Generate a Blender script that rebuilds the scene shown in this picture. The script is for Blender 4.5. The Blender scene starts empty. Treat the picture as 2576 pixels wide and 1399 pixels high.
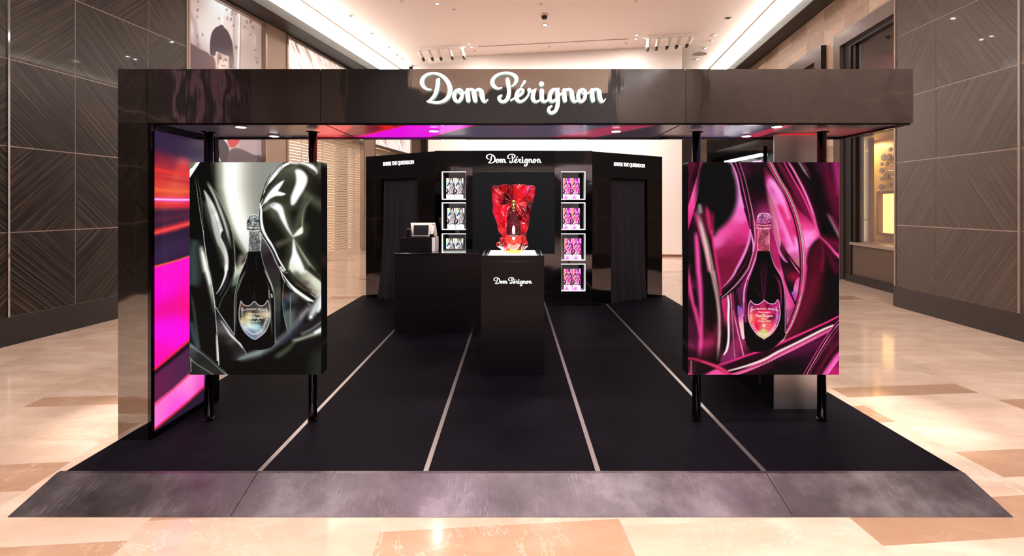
import bpy, bmesh, math, random
import numpy as np
from mathutils import Vector, Matrix
random.seed(7)
C = bpy.context.scene.collection
SC = bpy.context.scene
# ------------------------------------------------------------------ camera
F = 1180.0; CX = 1292.0; CY = 518.0; CZ = 1.684        # pixels of a 2576x1399 frame; eye height in metres
cam_data = bpy.data.cameras.new('camera'); cam = bpy.data.objects.new('camera', cam_data); C.objects.link(cam)
cam_data.sensor_width = 36; cam_data.lens = F/2576*36
cam_data.shift_x = -(CX-1288)/2576; cam_data.shift_y = -(699.5-CY)/2576
cam.location = (0, 0, CZ); cam.rotation_euler = (math.pi/2, 0, 0)
cam_data.clip_start = .05; cam_data.clip_end = 200
SC.camera = cam
# ------------------------------------------------------------------ world, exposure
SC.view_settings.view_transform = 'Standard'; SC.view_settings.look = 'None'
SC.view_settings.gamma = 1.0; SC.view_settings.use_curve_mapping = False
SC.view_settings.exposure = 0.0
SC.cycles.max_bounces = 7; SC.cycles.diffuse_bounces = 3; SC.cycles.glossy_bounces = 4
SC.cycles.transmission_bounces = 4; SC.cycles.sample_clamp_indirect = 6; SC.cycles.caustics_reflective = False
SC.cycles.caustics_refractive = False
w = bpy.data.worlds.new('world'); SC.world = w; w.use_nodes = True
w.node_tree.nodes['Background'].inputs[0].default_value = (1.0, .85, .77, 1)
w.node_tree.nodes['Background'].inputs[1].default_value = .55

def light(kind, name, loc, energy, color=(1, .82, .7), size=.3, size_y=None, target=None, spot=60, blend=.6, shape=None):
    d = bpy.data.lights.new(name, kind); d.energy = energy; d.color = color
    if kind == 'AREA':
        d.shape = shape or ('RECTANGLE' if size_y else 'DISK'); d.size = size
        if size_y: d.size_y = size_y
    elif kind == 'SPOT':
        d.spot_size = math.radians(spot); d.spot_blend = blend; d.shadow_soft_size = size
    else: d.shadow_soft_size = size
    o = bpy.data.objects.new(name, d); C.objects.link(o); o.location = loc
    if target is not None:
        o.rotation_euler = (Vector(target)-Vector(loc)).to_track_quat('-Z', 'Y').to_euler()
    return o

ZC = 6.98                                   # mall ceiling
def LW(y): return -5.86-.18*(16-y)          # left shop-front line
def RW(y): return 6.087+.136*y              # right shop-front line
def PL(y): return -5.92+.1178*(y-7.046)     # left marble wall
def PR(y): return 6.41-.0434*(7.885-y)      # right marble wall
# recessed ceiling lamps of the hall, in rows
for yy, pw in ((-4, 115), (-1, 105), (1.7, 118), (4.6, 34), (7.4, 34)):
    for xx in (-3.4, 0, 3.4):
        light('AREA', 'hall_overhead_light', (xx+.06*yy, yy, ZC-.03), pw*1.35, (1, .89, .82), .2, target=(xx+.06*yy, yy, 0))
for yy in (-6.5, -4, -1.6): light('AREA', 'hall_overhead_light', (4.9, yy, ZC-.03), 150, (1, .92, .87), .2, target=(5.2, yy, 0))  # unseen extra lamps, added to brighten the right wall mirrored in the beam
# cove lights running along both cornices
def cove(x0, y0, x1, y1, z, e, name, inward):
    L = math.hypot(x1-x0, y1-y0)
    o = light('AREA', name, ((x0+x1)/2, (y0+y1)/2, z), e, (1, .90, .81), .1, L)
    a = math.atan2(y1-y0, x1-x0)
    t = Vector((math.cos(a), math.sin(a), 0)); d = (Vector((math.sin(a), -math.cos(a), 0))*(1.3*inward)+Vector((0, 0, 1))).normalized(); zax = -d; yax = (t - zax*t.dot(zax)).normalized(); xax = yax.cross(zax)
    o.rotation_euler = Matrix((xax, yax, zax)).transposed().to_euler()
cove(LW(8)+.15, 8, LW(22)+.15, 22, 6.70, 1200, 'cove_lamp', 1)
cove(RW(8)-.15, 8, RW(22)-.15, 22, 6.72, 850, 'cove_lamp', -1)
# wash on the far hoarding and warm pools beside the kiosk
fw = light('AREA', 'far_wash', (1.3, 13.2, 6.9), 330, (1, .88, .82), 5, .3, target=(1.2, 16.3, 2.6)); fw.data.spread = math.radians(110)
for sx in (-1, 1):
    light('SPOT', 'floor_spot', (sx*4.1, 6.4, 6.85), 3000, (1, .90, .82), .08, target=(sx*3.0, 3.75, 0), spot=11, blend=1)

# ------------------------------------------------------------------ helpers
def P(px, py, y): return Vector(((px-CX)*y/F, y, CZ-(py-CY)*y/F))
def lin(c):
    c = np.asarray(c, float)/255.0
    return np.where(c <= .04045, c/12.92, ((c+.055)/1.055)**2.4)
def isect(px, a, b):
    """point of the ground line a-b that lies in the sight line of column px"""
    k = (px-CX)/F; (ax, ay), (bx, by) = a, b
    t = (k*ay-ax)/((bx-ax)-k*(by-ay)); return (ax+t*(bx-ax), ay+t*(by-ay))

class MB:
    def __init__(s): s.v = []; s.f = []; s.m = []; s.uv = []
    def add(s, vs, fs, mi=0, uvs=None):
        n = len(s.v); s.v += [tuple(v) for v in vs]
        for i, f in enumerate(fs):
            s.f.append([n+k for k in f]); s.m.append(mi); s.uv.append(uvs[i] if uvs else None)
        return s
    def box(s, x0, x1, y0, y1, z0, z1, mi=0):
        v = [(x, y, z) for z in (z0, z1) for y in (y0, y1) for x in (x0, x1)]
        return s.add(v, [(0, 2, 3, 1), (4, 5, 7, 6), (0, 1, 5, 4), (2, 6, 7, 3), (0, 4, 6, 2), (1, 3, 7, 5)], mi)
    def obox(s, a, b, d0, d1, z0, z1, n0, n1, mi=0):
        """box along the ground line a->b from d0 to d1 (m), n along the normal that points away from the viewer"""
        a = Vector(a).to_2d(); t = (Vector(b).to_2d()-a).normalized(); n = Vector((-t.y, t.x))
        v = []
        for z in (z0, z1):
            for nn in (n0, n1):
                for d in (d0, d1):
                    q = a+t*d+n*nn; v.append((q.x, q.y, z))
        return s.add(v, [(0, 2, 3, 1), (4, 5, 7, 6), (0, 1, 5, 4), (2, 6, 7, 3), (0, 4, 6, 2), (1, 3, 7, 5)], mi)
    def prism(s, pts, z0, z1, mi=0):
        n = len(pts); v = [(x, y, z0) for x, y in pts]+[(x, y, z1) for x, y in pts]
        return s.add(v, [tuple(reversed(range(n))), tuple(range(n, 2*n))]+[(i, (i+1) % n, n+(i+1) % n, n+i) for i in range(n)], mi)
    def tube(s, p0, p1, r0, r1=None, n=20, caps=True, mi=0):
        r1 = r0 if r1 is None else r1; p0 = Vector(p0); p1 = Vector(p1); d = (p1-p0).normalized()
        u = d.orthogonal().normalized(); w_ = d.cross(u); v = []
        for p, r in ((p0, r0), (p1, r1)):
            for i in range(n):
                a = 2*math.pi*i/n; v.append(p+u*(r*math.cos(a))+w_*(r*math.sin(a)))
        f = [(i, (i+1) % n, n+(i+1) % n, n+i) for i in range(n)]
        if caps: f += [tuple(reversed(range(n))), tuple(range(n, 2*n))]
        return s.add(v, f, mi)
    def lathe(s, cx, cy, prof, n=32, mi=0):
        v = []; k = len(prof)
        for r, z in prof:
            for i in range(n):
                a = 2*math.pi*i/n; v.append((cx+r*math.cos(a), cy+r*math.sin(a), z))
        f = [(j*n+i, j*n+(i+1) % n, (j+1)*n+(i+1) % n, (j+1)*n+i) for j in range(k-1) for i in range(n)]
        f += [tuple(reversed(range(n))), tuple(range((k-1)*n, k*n))]
        return s.add(v, f, mi)
    def quad(s, a, b, c, d, mi=0, uv=None): return s.add([a, b, c, d], [(0, 1, 2, 3)], mi, [uv] if uv else None)
def world_org(o):
    p = Vector((0, 0, 0))
    while o is not None: p += o.location; o = o.parent
    return p
def obj(name, mb, mats, parent=None, smooth=False, org=None, bevel=0, label=None):
    o_ = Vector(org) if org is not None else (world_org(parent) if parent else Vector((0, 0, 0)))
    me = bpy.data.meshes.new(name)
    me.from_pydata([(v[0]-o_.x, v[1]-o_.y, v[2]-o_.z) for v in mb.v], [], mb.f)
    for m in (mats if isinstance(mats, (list, tuple)) else [mats]): me.materials.append(m)
    me.polygons.foreach_set('material_index', mb.m)
    if any(u is not None for u in mb.uv):
        uvl = me.uv_layers.new(name='UVMap'); k = 0; data = []
        for p, u in zip(me.polygons, mb.uv):
            for j in range(len(p.vertices)): data += list(u[j]) if u else [0, 0]
        uvl.data.foreach_set('uv', data)
    if smooth: me.polygons.foreach_set('use_smooth', [True]*len(me.polygons))
    me.validate(); me.update()
    o = bpy.data.objects.new(name, me); C.objects.link(o)
    if parent is not None: o.parent = parent
    elif org is not None: o.location = o_
    if bevel:
        b = o.modifiers.new('bevel', 'BEVEL'); b.width = bevel; b.segments = 2; b.limit_method = 'ANGLE'
    if label: o['label'] = label
    return o
def tag(o, label, cat, group=None, kind=None):
    o['label'] = label; o['category'] = cat
    if group: o['group'] = group
    if kind: o['kind'] = kind
    return o
def thing(name, label, cat, loc=(0, 0, 0), group=None):
    o = bpy.data.objects.new(name, None); C.objects.link(o); o.location = loc; o.empty_display_size = .1
    return tag(o, label, cat, group)
def struct(name, mb, mats, parent=None, label=None, smooth=False):
    o = obj(name, mb, mats, parent, smooth)
    if parent is None: o['kind'] = 'structure'
    if label: o['label'] = label
    return o
def copy_tree(o, parent=None):
    c = o.copy(); C.objects.link(c); c.parent = parent
    for ch in [x for x in bpy.data.objects if x.parent == o]: copy_tree(ch, c)
    return c

# ------------------------------------------------------------------ materials
def mat(name, base=(.5, .5, .5), rough=.5, metal=0, spec=.5, emit=None, es=0, coat=0, alpha=1, trans=0, ior=1.5):
    m = bpy.data.materials.new(name); m.use_nodes = True; b = m.node_tree.nodes['Principled BSDF']
    b.inputs['Base Color'].default_value = (*base, 1); b.inputs['Roughness'].default_value = rough
    b.inputs['Metallic'].default_value = metal; b.inputs['Specular IOR Level'].default_value = spec
    b.inputs['Coat Weight'].default_value = coat; b.inputs['IOR'].default_value = ior
    b.inputs['Transmission Weight'].default_value = trans
    if emit is not None:
        b.inputs['Emission Color'].default_value = (*emit, 1); b.inputs['Emission Strength'].default_value = es
    return m
class NT:
    def __init__(s, m): s.t = m.node_tree; s.b = s.t.nodes['Principled BSDF']
    def n(s, typ, **kw):
        x = s.t.nodes.new(typ)
        for k, v in kw.items():
            if k in ('operation', 'blend_type', 'data_type', 'vector_type', 'noise_dimensions', 'feature', 'distance', 'attribute_name', 'uv_map', 'layer_name', 'mapping_type', 'wave_type', 'bands_direction', 'wave_profile', 'offset', 'squash', 'offset_frequency', 'attribute_type'): setattr(x, k, v)
            else: x.inputs[k.replace('_', ' ')].default_value = v
        return x
    def l(s, a, b): s.t.links.new(a, b)
    def ramp(s, fac, stops):
        r = s.n('ShaderNodeValToRGB'); s.l(fac, r.inputs[0]); e = r.color_ramp.elements
        while len(e) < len(stops): e.new(.5)
        for k, (p, c) in enumerate(stops): e[k].position = p; e[k].color = (*c, 1) if len(c) == 3 else c
        return r
    def mapping(s, src, scale=(1, 1, 1), rot=(0, 0, 0), loc=(0, 0, 0)):
        m = s.n('ShaderNodeMapping'); s.l(src, m.inputs[0]); m.inputs['Scale'].default_value = scale
        m.inputs['Rotation'].default_value = rot; m.inputs['Location'].default_value = loc; return m
    def mix(s, fac, a, b, blend='MIX'):
        x = s.t.nodes.new('ShaderNodeMix'); x.data_type = 'RGBA'; x.blend_type = blend
        for k, v in ((0, fac), (6, a), (7, b)):
            if isinstance(v, bpy.types.NodeSocket): s.l(v, x.inputs[k])
            elif k == 0: x.inputs[0].default_value = v
            else: x.inputs[k].default_value = (*v, 1)
        return x.outputs[2]
    def bump(s, h, strength=.2, dist=.01):
        b = s.n('ShaderNodeBump'); b.inputs['Strength'].default_value = strength; b.inputs['Distance'].default_value = dist
        s.l(h, b.inputs['Height']); s.l(b.outputs[0], s.b.inputs['Normal']); return b

M = {}
def gloss(name, base, rough, metal, spec=.5, wav=.04, coat=0, lines=0):
    m = mat(name, base, rough, metal, spec, coat=coat); t = NT(m)
    g = t.n('ShaderNodeNewGeometry'); mp = t.mapping(g.outputs['Position'], (1, 1, 1))
    n = t.n('ShaderNodeTexNoise', Scale=1.7, Detail=2.0); t.l(mp.outputs[0], n.inputs['Vector'])
    if lines:
        mp2 = t.mapping(g.outputs['Position'], (14, 14, .8)); n2 = t.n('ShaderNodeTexNoise', Scale=1.0, Detail=3.0, Distortion=.3); t.l(mp2.outputs[0], n2.inputs['Vector'])
        b1 = t.n('ShaderNodeBump'); b1.inputs['Strength'].default_value = lines; b1.inputs['Distance'].default_value = .01; t.l(n2.outputs[0], b1.inputs['Height'])
        b2 = t.bump(n.outputs[0], wav, .05); t.l(b1.outputs[0], b2.inputs['Normal']); return m
    t.bump(n.outputs[0], wav, .05); return m
M['beam'] = gloss('black_mirror_laminate', (.60, .585, .60), .04, 1, wav=.14, lines=.035)
M['column'] = gloss('smoked_mirror_laminate', (.36, .35, .34), .04, 1, wav=.10)
M['black_gloss'] = gloss('black_gloss_panel', (.006, .0055, .007), .08, 0, .5)
M['black_mirror'] = gloss('dark_reflective_panel', (.15, .14, .16), .06, 1, wav=.12)
M['black_satin'] = mat('black_satin_laminate', (.0048, .0042, .0072), .32, 0, .26)
M['black_matte'] = mat('black_matte', (.006, .006, .007), .55)
M['pole'] = mat('black_chrome', (.10, .095, .11), .08, 1)
M['chrome'] = mat('chrome', (.75, .70, .66), .12, 1)
M['bronze'] = mat('bronze_trim', (.36, .29, .25), .35, .6)
M['screen'] = mat('dark_screen', (.0065, .0085, .012), .45, 0, .12)
M['led'] = mat('led_strip', (1, 1, 1), .5, emit=(.92, 1.0, .94), es=4.2)
M['letter'] = mat('illuminated_white_letter', (1, 1, 1), .5, emit=(.97, 1.0, 1.0), es=1.15)
M['letter_side'] = mat('letter_return', (.3, .5, .45), .4, emit=(.25, .5, .45), es=.4)
M['lamp'] = mat('lamp_lens', (1, 1, 1), .3, emit=(1, .93, .97), es=14)
M['lamp_warm'] = mat('warm_lamp_lens', (1, 1, 1), .3, emit=(1, .82, .62), es=4)
M['white'] = mat('white_plastic', (.75, .70, .68), .35)
M['print'] = mat('printed_graphic', (.5, .5, .5), .35)
def printed(name, es, refl=.35, spec=.3, rough=.3, attr='Col'):
    m = mat(name, (0, 0, 0), rough, 0, spec); t = NT(m)
    a = t.n('ShaderNodeAttribute', attribute_name=attr)
    t.l(a.outputs['Color'], t.b.inputs['Emission Color']); t.b.inputs['Emission Strength'].default_value = es
    if refl: t.l(t.mix(1.0, a.outputs['Color'], (refl, refl, refl), 'MULTIPLY'), t.b.inputs['Base Color'])
    return m
M['backlit'] = printed('backlit_poster_print', 1.0, .0, .06, .4)
M['lightbox'] = printed('lightbox_fabric_print', 1.0, 0, .5, .12)
M['soffit'] = printed('soffit_print', .85, .0, .35, .22)
M['boxprint'] = printed('gift_box_print', .8, .6, .5, .2)  # emission paints the light of the niche LEDs onto the box fronts
M['shopprint'] = printed('shop_window_print', .95, 0, .4, .2)

def carpet():
    m = mat('black_vinyl_floor', (.0040, .0033, .0058), .6, 0, .03); t = NT(m)
    g = t.n('ShaderNodeNewGeometry'); n = t.n('ShaderNodeTexNoise', Scale=2.2, Detail=6.0, Roughness=.65); t.l(g.outputs['Position'], n.inputs['Vector'])
    r = t.ramp(n.outputs[0], [(.3, (.0030, .0024, .0045)), (.7, (.0068, .0055, .0092))]); t.l(r.outputs[0], t.b.inputs['Base Color'])
    r2 = t.ramp(n.outputs[0], [(.3, (.52,)*3), (.7, (.64,)*3)]); t.l(r2.outputs[0], t.b.inputs['Roughness'])
    n2 = t.n('ShaderNodeTexNoise', Scale=180.0, Detail=2.0); t.l(g.outputs['Position'], n2.inputs['Vector']); t.bump(n2.outputs[0], .15, .002)
    return m
M['carpet'] = carpet()
def brushed():
    m = mat('scratched_aluminium', (.55, .50, .53), .3, 1); t = NT(m)
    g = t.n('ShaderNodeNewGeometry')
    a = t.n('ShaderNodeTexNoise', Scale=1.6, Detail=5.0, Roughness=.7); t.l(g.outputs['Position'], a.inputs['Vector'])
    out = None
    for k, (rot, sc) in enumerate(((.7, 150), (-.9, 190), (1.35, 130), (2.1, 170), (1.85, 150), (.3, 140))):
        mp = t.mapping(g.outputs['Position'], (sc, 9, 1), (0, 0, rot), (k*3.1, k, 0))
        v = t.n('ShaderNodeTexNoise', Scale=1.0, Detail=1.0); t.l(mp.outputs[0], v.inputs['Vector'])
        r = t.ramp(v.outputs[0], [(.66, (0, 0, 0)), (.80, (.8, .8, .8))])
        out = r.outputs[0] if out is None else t.mix(1.0, out, r.outputs[0], 'ADD')
    mask = t.n('ShaderNodeTexNoise', Scale=2.6, Detail=2.0); t.l(g.outputs['Position'], mask.inputs['Vector'])
    mr = t.ramp(mask.outputs[0], [(.45, (0, 0, 0)), (.7, (1, 1, 1))])
    sc = t.mix(1.0, t.mix(1.0, out, mr.outputs[0], 'MULTIPLY'), (.42, .42, .42), 'MULTIPLY')
    base = t.ramp(a.outputs[0], [(.32, (.155, .135, .15)), (.5, (.235, .205, .23)), (.68, (.40, .365, .41))])
    t.l(t.mix(sc, base.outputs[0], (.95, .92, .93)), t.b.inputs['Base Color'])
    rr = t.ramp(a.outputs[0], [(.3, (.33,)*3), (.7, (.46,)*3)]); t.l(t.mix(sc, rr.outputs[0], (.6, .6, .6)), t.b.inputs['Roughness'])
    return m
M['ramp'] = brushed()
M['strip'] = mat('brushed_metal_strip', (.62, .58, .60), .35, 1)
def floor_marble():
    m = mat('polished_marble_floor', (.8, .6, .5), .10, 0, .5, coat=.25); t = NT(m)
    m.node_tree.nodes['Principled BSDF'].inputs['Coat Roughness'].default_value = .06
    c = t.n('ShaderNodeAttribute', attribute_name='Tile'); g = t.n('ShaderNodeNewGeometry')
    sep = t.n('ShaderNodeSeparateColor'); t.l(c.outputs['Color'], sep.inputs[0])
    comb = t.n('ShaderNodeCombineXYZ'); t.l(sep.outputs[1], comb.inputs[2])
    mul = t.n('ShaderNodeVectorMath', operation='SCALE'); t.l(comb.outputs[0], mul.inputs[0]); mul.inputs['Scale'].default_value = 40
    add = t.n('ShaderNodeVectorMath', operation='ADD'); t.l(g.outputs['Position'], add.inputs[0]); t.l(mul.outputs[0], add.inputs[1])
    n1 = t.n('ShaderNodeTexNoise', Scale=1.5, Detail=8.0, Roughness=.62, Distortion=.6)
    mp = t.mapping(add.outputs[0], (1, 2.6, 1), (0, 0, .35)); t.l(mp.outputs[0], n1.inputs['Vector'])
    light_ = t.ramp(n1.outputs[0], [(.28, (.55, .385, .285)), (.5, (.66, .485, .38)), (.72, (.79, .63, .53))])
    dark_ = t.ramp(n1.outputs[0], [(.28, (.36, .19, .105)), (.5, (.42, .235, .14)), (.72, (.50, .31, .205))])
    base = t.mix(sep.outputs[0], light_.outputs[0], dark_.outputs[0])
    base = t.mix(.20, base, t.mix(sep.outputs[1], (.80, .58, .47), (.50, .37, .30)))
    # white veins
    wv = t.n('ShaderNodeTexNoise', Scale=2.3, Detail=7.0, Roughness=.7, Distortion=1.4); t.l(add.outputs[0], wv.inputs['Vector'])
    sub = t.n('ShaderNodeMath', operation='SUBTRACT'); t.l(wv.outputs[0], sub.inputs[0]); sub.inputs[1].default_value = .5
    ab = t.n('ShaderNodeMath', operation='ABSOLUTE'); t.l(sub.outputs[0], ab.inputs[0])
    vr = t.ramp(ab.outputs[0], [(.0, (1, 1, 1)), (.010, (0, 0, 0))])
    msk = t.n('ShaderNodeTexNoise', Scale=1.1, Detail=2.0); t.l(add.outputs[0], msk.inputs['Vector'])
    mr = t.ramp(msk.outputs[0], [(.5, (0, 0, 0)), (.66, (.65, .65, .65))])
    base = t.mix(t.mix(1.0, vr.outputs[0], mr.outputs[0], 'MULTIPLY'), base, (.86, .74, .64))
    # pits
    pv = t.n('ShaderNodeTexVoronoi', Scale=9.0); t.l(add.outputs[0], pv.inputs['Vector'])
    pr = t.ramp(pv.outputs[0], [(.02, (.8, .8, .8)), (.035, (0, 0, 0))]); base = t.mix(pr.outputs[0], base, (.30, .16, .09))
    # joints
    fac = None
    for nm in ('ja', 'jb'):
        u = t.n('ShaderNodeUVMap', uv_map=nm); s = t.n('ShaderNodeSeparateXYZ'); t.l(u.outputs[0], s.inputs[0])
        for k in (0, 1):
            lt = t.n('ShaderNodeMath', operation='LESS_THAN'); t.l(s.outputs[k], lt.inputs[0]); lt.inputs[1].default_value = .0012
            if fac is None: fac = lt.outputs[0]
            else:
                mx = t.n('ShaderNodeMath', operation='MAXIMUM'); t.l(fac, mx.inputs[0]); t.l(lt.outputs[0], mx.inputs[1]); fac = mx.outputs[0]
    h = t.n('ShaderNodeMath', operation='MULTIPLY'); t.l(fac, h.inputs[0]); h.inputs[1].default_value = .45
    t.l(t.mix(h.outputs[0], base, (.36, .24, .17)), t.b.inputs['Base Color'])
    rn = t.ramp(n1.outputs[0], [(.3, (.08,)*3), (.7, (.16,)*3)]); t.l(rn.outputs[0], t.b.inputs['Roughness'])
    return m
M['floor'] = floor_marble()
def hatch(name, c0, c1, c2, freq, rough=.30, ang=.98, warm=None, contrast=(.35, .5, .66), blotch=0):
    m = mat(name, c1, rough, 0, .4, coat=.06); t = NT(m)
    u = t.n('ShaderNodeUVMap', uv_map='UVMap')
    rt = t.mapping(u.outputs[0], (1, 1, 1), (0, 0, ang)); mp = t.mapping(rt.outputs[0], (.55, freq, 1))
    n = t.n('ShaderNodeTexNoise', Scale=1.0, Detail=5.0, Roughness=.62); t.l(mp.outputs[0], n.inputs['Vector'])
    r = t.ramp(n.outputs[0], [(contrast[0], c0), (contrast[1], c1), (contrast[2], c2)])
    out = r.outputs[0]
    if warm:
        n2 = t.n('ShaderNodeTexNoise', Scale=1.2, Detail=3.0); t.l(u.outputs[0], n2.inputs['Vector'])
        r2 = t.ramp(n2.outputs[0], [(.5, (0, 0, 0)), (.7, (.55, .55, .55))]); out = t.mix(r2.outputs[0], out, t.mix(1.0, out, warm, 'MULTIPLY'))
    if blotch:
        mp2 = t.mapping(u.outputs[0], (1, 1, 1), (0, 0, -.3)); mp3 = t.mapping(mp2.outputs[0], (1.1, 5.5, 1))
        n3 = t.n('ShaderNodeTexNoise', Scale=1.0, Detail=7.0, Roughness=.62, Distortion=.3); t.l(mp3.outputs[0], n3.inputs['Vector'])
        r3 = t.ramp(n3.outputs[0], [(.29, (blotch,)*3), (.36, (0, 0, 0))]); out = t.mix(r3.outputs[0], out, (.035, .028, .026))
        r4 = t.ramp(n3.outputs[0], [(.70, (0, 0, 0)), (.80, (.5, .5, .5))]); out = t.mix(r4.outputs[0], out, (.42, .34, .30))
    t.l(out, t.b.inputs['Base Color'])
    return m
M['marble_left'] = hatch('dark_striped_marble', (.002, .0016, .0015), (.016, .0125, .0115), (.066, .050, .043), 44, ang=.80, warm=(1.5, 1.05, .75), contrast=(.38, .50, .68))
M['marble_right'] = hatch('brown_striped_marble', (.040, .029, .024), (.062, .046, .039), (.115, .088, .075), 46, contrast=(.32, .5, .72), blotch=.9)
M['skirting'] = mat('bronze_skirting', (.035, .030, .030), .28, .4)
def ceil_m():
    m = mat('painted_ceiling', (.80, .62, .53), .6); return m
M['ceiling'] = mat('painted_ceiling', (.93, .84, .80), .65)
M['hoarding'] = mat('white_hoarding', (.84, .77, .745), .6)
M['cornice'] = mat('dark_bronze_cornice', (.022, .018, .017), .5)
M['cove'] = mat('cove_glow', (1, 1, 1), .5, emit=(1, .93, .74), es=2.6)  # emission stands for lamplight falling on the ceiling edge
def beige_tiles():
    m = mat('two_tone_travertine', (.4, .3, .22), .45); t = NT(m)
    u = t.n('ShaderNodeUVMap', uv_map='UVMap')
    b = t.n('ShaderNodeTexBrick', offset=.5); t.l(u.outputs[0], b.inputs['Vector'])
    b.inputs['Scale'].default_value = 1; b.inputs['Brick Width'].default_value = .9; b.inputs['Row Height'].default_value = .26
    b.inputs['Mortar Size'].default_value = .003; b.inputs['Color1'].default_value = (.70, .54, .42, 1); b.inputs['Color2'].default_value = (.36, .255, .19, 1)
    b.inputs['Mortar'].default_value = (.3, .22, .17, 1); b.inputs['Bias'].default_value = -.05
    n = t.n('ShaderNodeTexNoise', Scale=6.0, Detail=5.0); t.l(u.outputs[0], n.inputs['Vector'])
    t.l(t.mix(.25, b.outputs[0], n.outputs[0], 'OVERLAY'), t.b.inputs['Base Color']); return m
M['tiles'] = beige_tiles()
def lit_marble():
    m = mat('backlit_white_marble', (.3, .27, .24), .3); t = NT(m)
    u = t.n('ShaderNodeUVMap', uv_map='UVMap'); mp = t.mapping(u.outputs[0], (1, 1, 1), (0, 0, .8)); m2 = t.mapping(mp.outputs[0], (1.2, 9, 1))
    n = t.n('ShaderNodeTexNoise', Scale=1.0, Detail=9.0, Roughness=.7, Distortion=.5); t.l(m2.outputs[0], n.inputs['Vector'])
    r = t.ramp(n.outputs[0], [(.36, (.42, .25, .18)), (.47, (.88, .72, .62)), (.55, (1, .95, .90))])
    t.l(r.outputs[0], t.b.inputs['Emission Color']); t.b.inputs['Emission Strength'].default_value = .95; return m
M['lit_marble'] = lit_marble()
M['taupe'] = mat('taupe_pier', (.36, .26, .20), .45)
M['taupe_dark'] = mat('dark_brown_pier', (.075, .05, .045), .35)
M['stone_ring'] = mat('dark_stone_surround', (.115, .082, .078), .25, coat=.2)
M['dark_frame'] = mat('black_bronze_frame', (.012, .009, .008), .4, 0, .3)
M['gold_wall'] = mat('gold_leaf_wall', (.72, .44, .13), .45, .2)
M['niche'] = mat('glowing_niche', (1, .8, .4), .5, emit=(1.0, .66, .20), es=1.5)
M['strip_light'] = mat('shop_strip_light', (1, 1, 1), .5, emit=(1, .97, .78), es=2.2)
M['wood_light'] = mat('pale_wood', (.55, .36, .20), .4)
M['wood_red'] = mat('red_brown_wood', (.20, .075, .035), .35)
M['hexagon'] = mat('grey_brown_disc', (.23, .16, .13), .5)
M['red'] = mat('red_fabric', (.65, .05, .06), .5)
M['shutter'] = mat('brass_shutter', (.78, .64, .50), .4, .25)
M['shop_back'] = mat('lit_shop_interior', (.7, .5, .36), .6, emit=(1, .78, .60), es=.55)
def glass():
    m = bpy.data.materials.new('shop_glass'); m.use_nodes = True; t = m.node_tree; t.nodes.clear()
    o = t.nodes.new('ShaderNodeOutputMaterial'); mx = t.nodes.new('ShaderNodeMixShader'); tr = t.nodes.new('ShaderNodeBsdfTransparent')
    gl = t.nodes.new('ShaderNodeBsdfGlossy'); gl.inputs['Roughness'].default_value = .02; gl.inputs['Color'].default_value = (.9, .85, .85, 1)
    mx.inputs[0].default_value = .14; t.links.new(tr.outputs[0], mx.inputs[1]); t.links.new(gl.outputs[0], mx.inputs[2]); t.links.new(mx.outputs[0], o.inputs[0]); return m
M['glass'] = glass()
def curtain_m():
    m = mat('black_velvet', (.012, .0095, .014), .7, 0, .15); b = m.node_tree.nodes['Principled BSDF']
    b.inputs['Sheen Weight'].default_value = .06; b.inputs['Sheen Roughness'].default_value = .4; return m
M['velvet'] = curtain_m()
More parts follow.
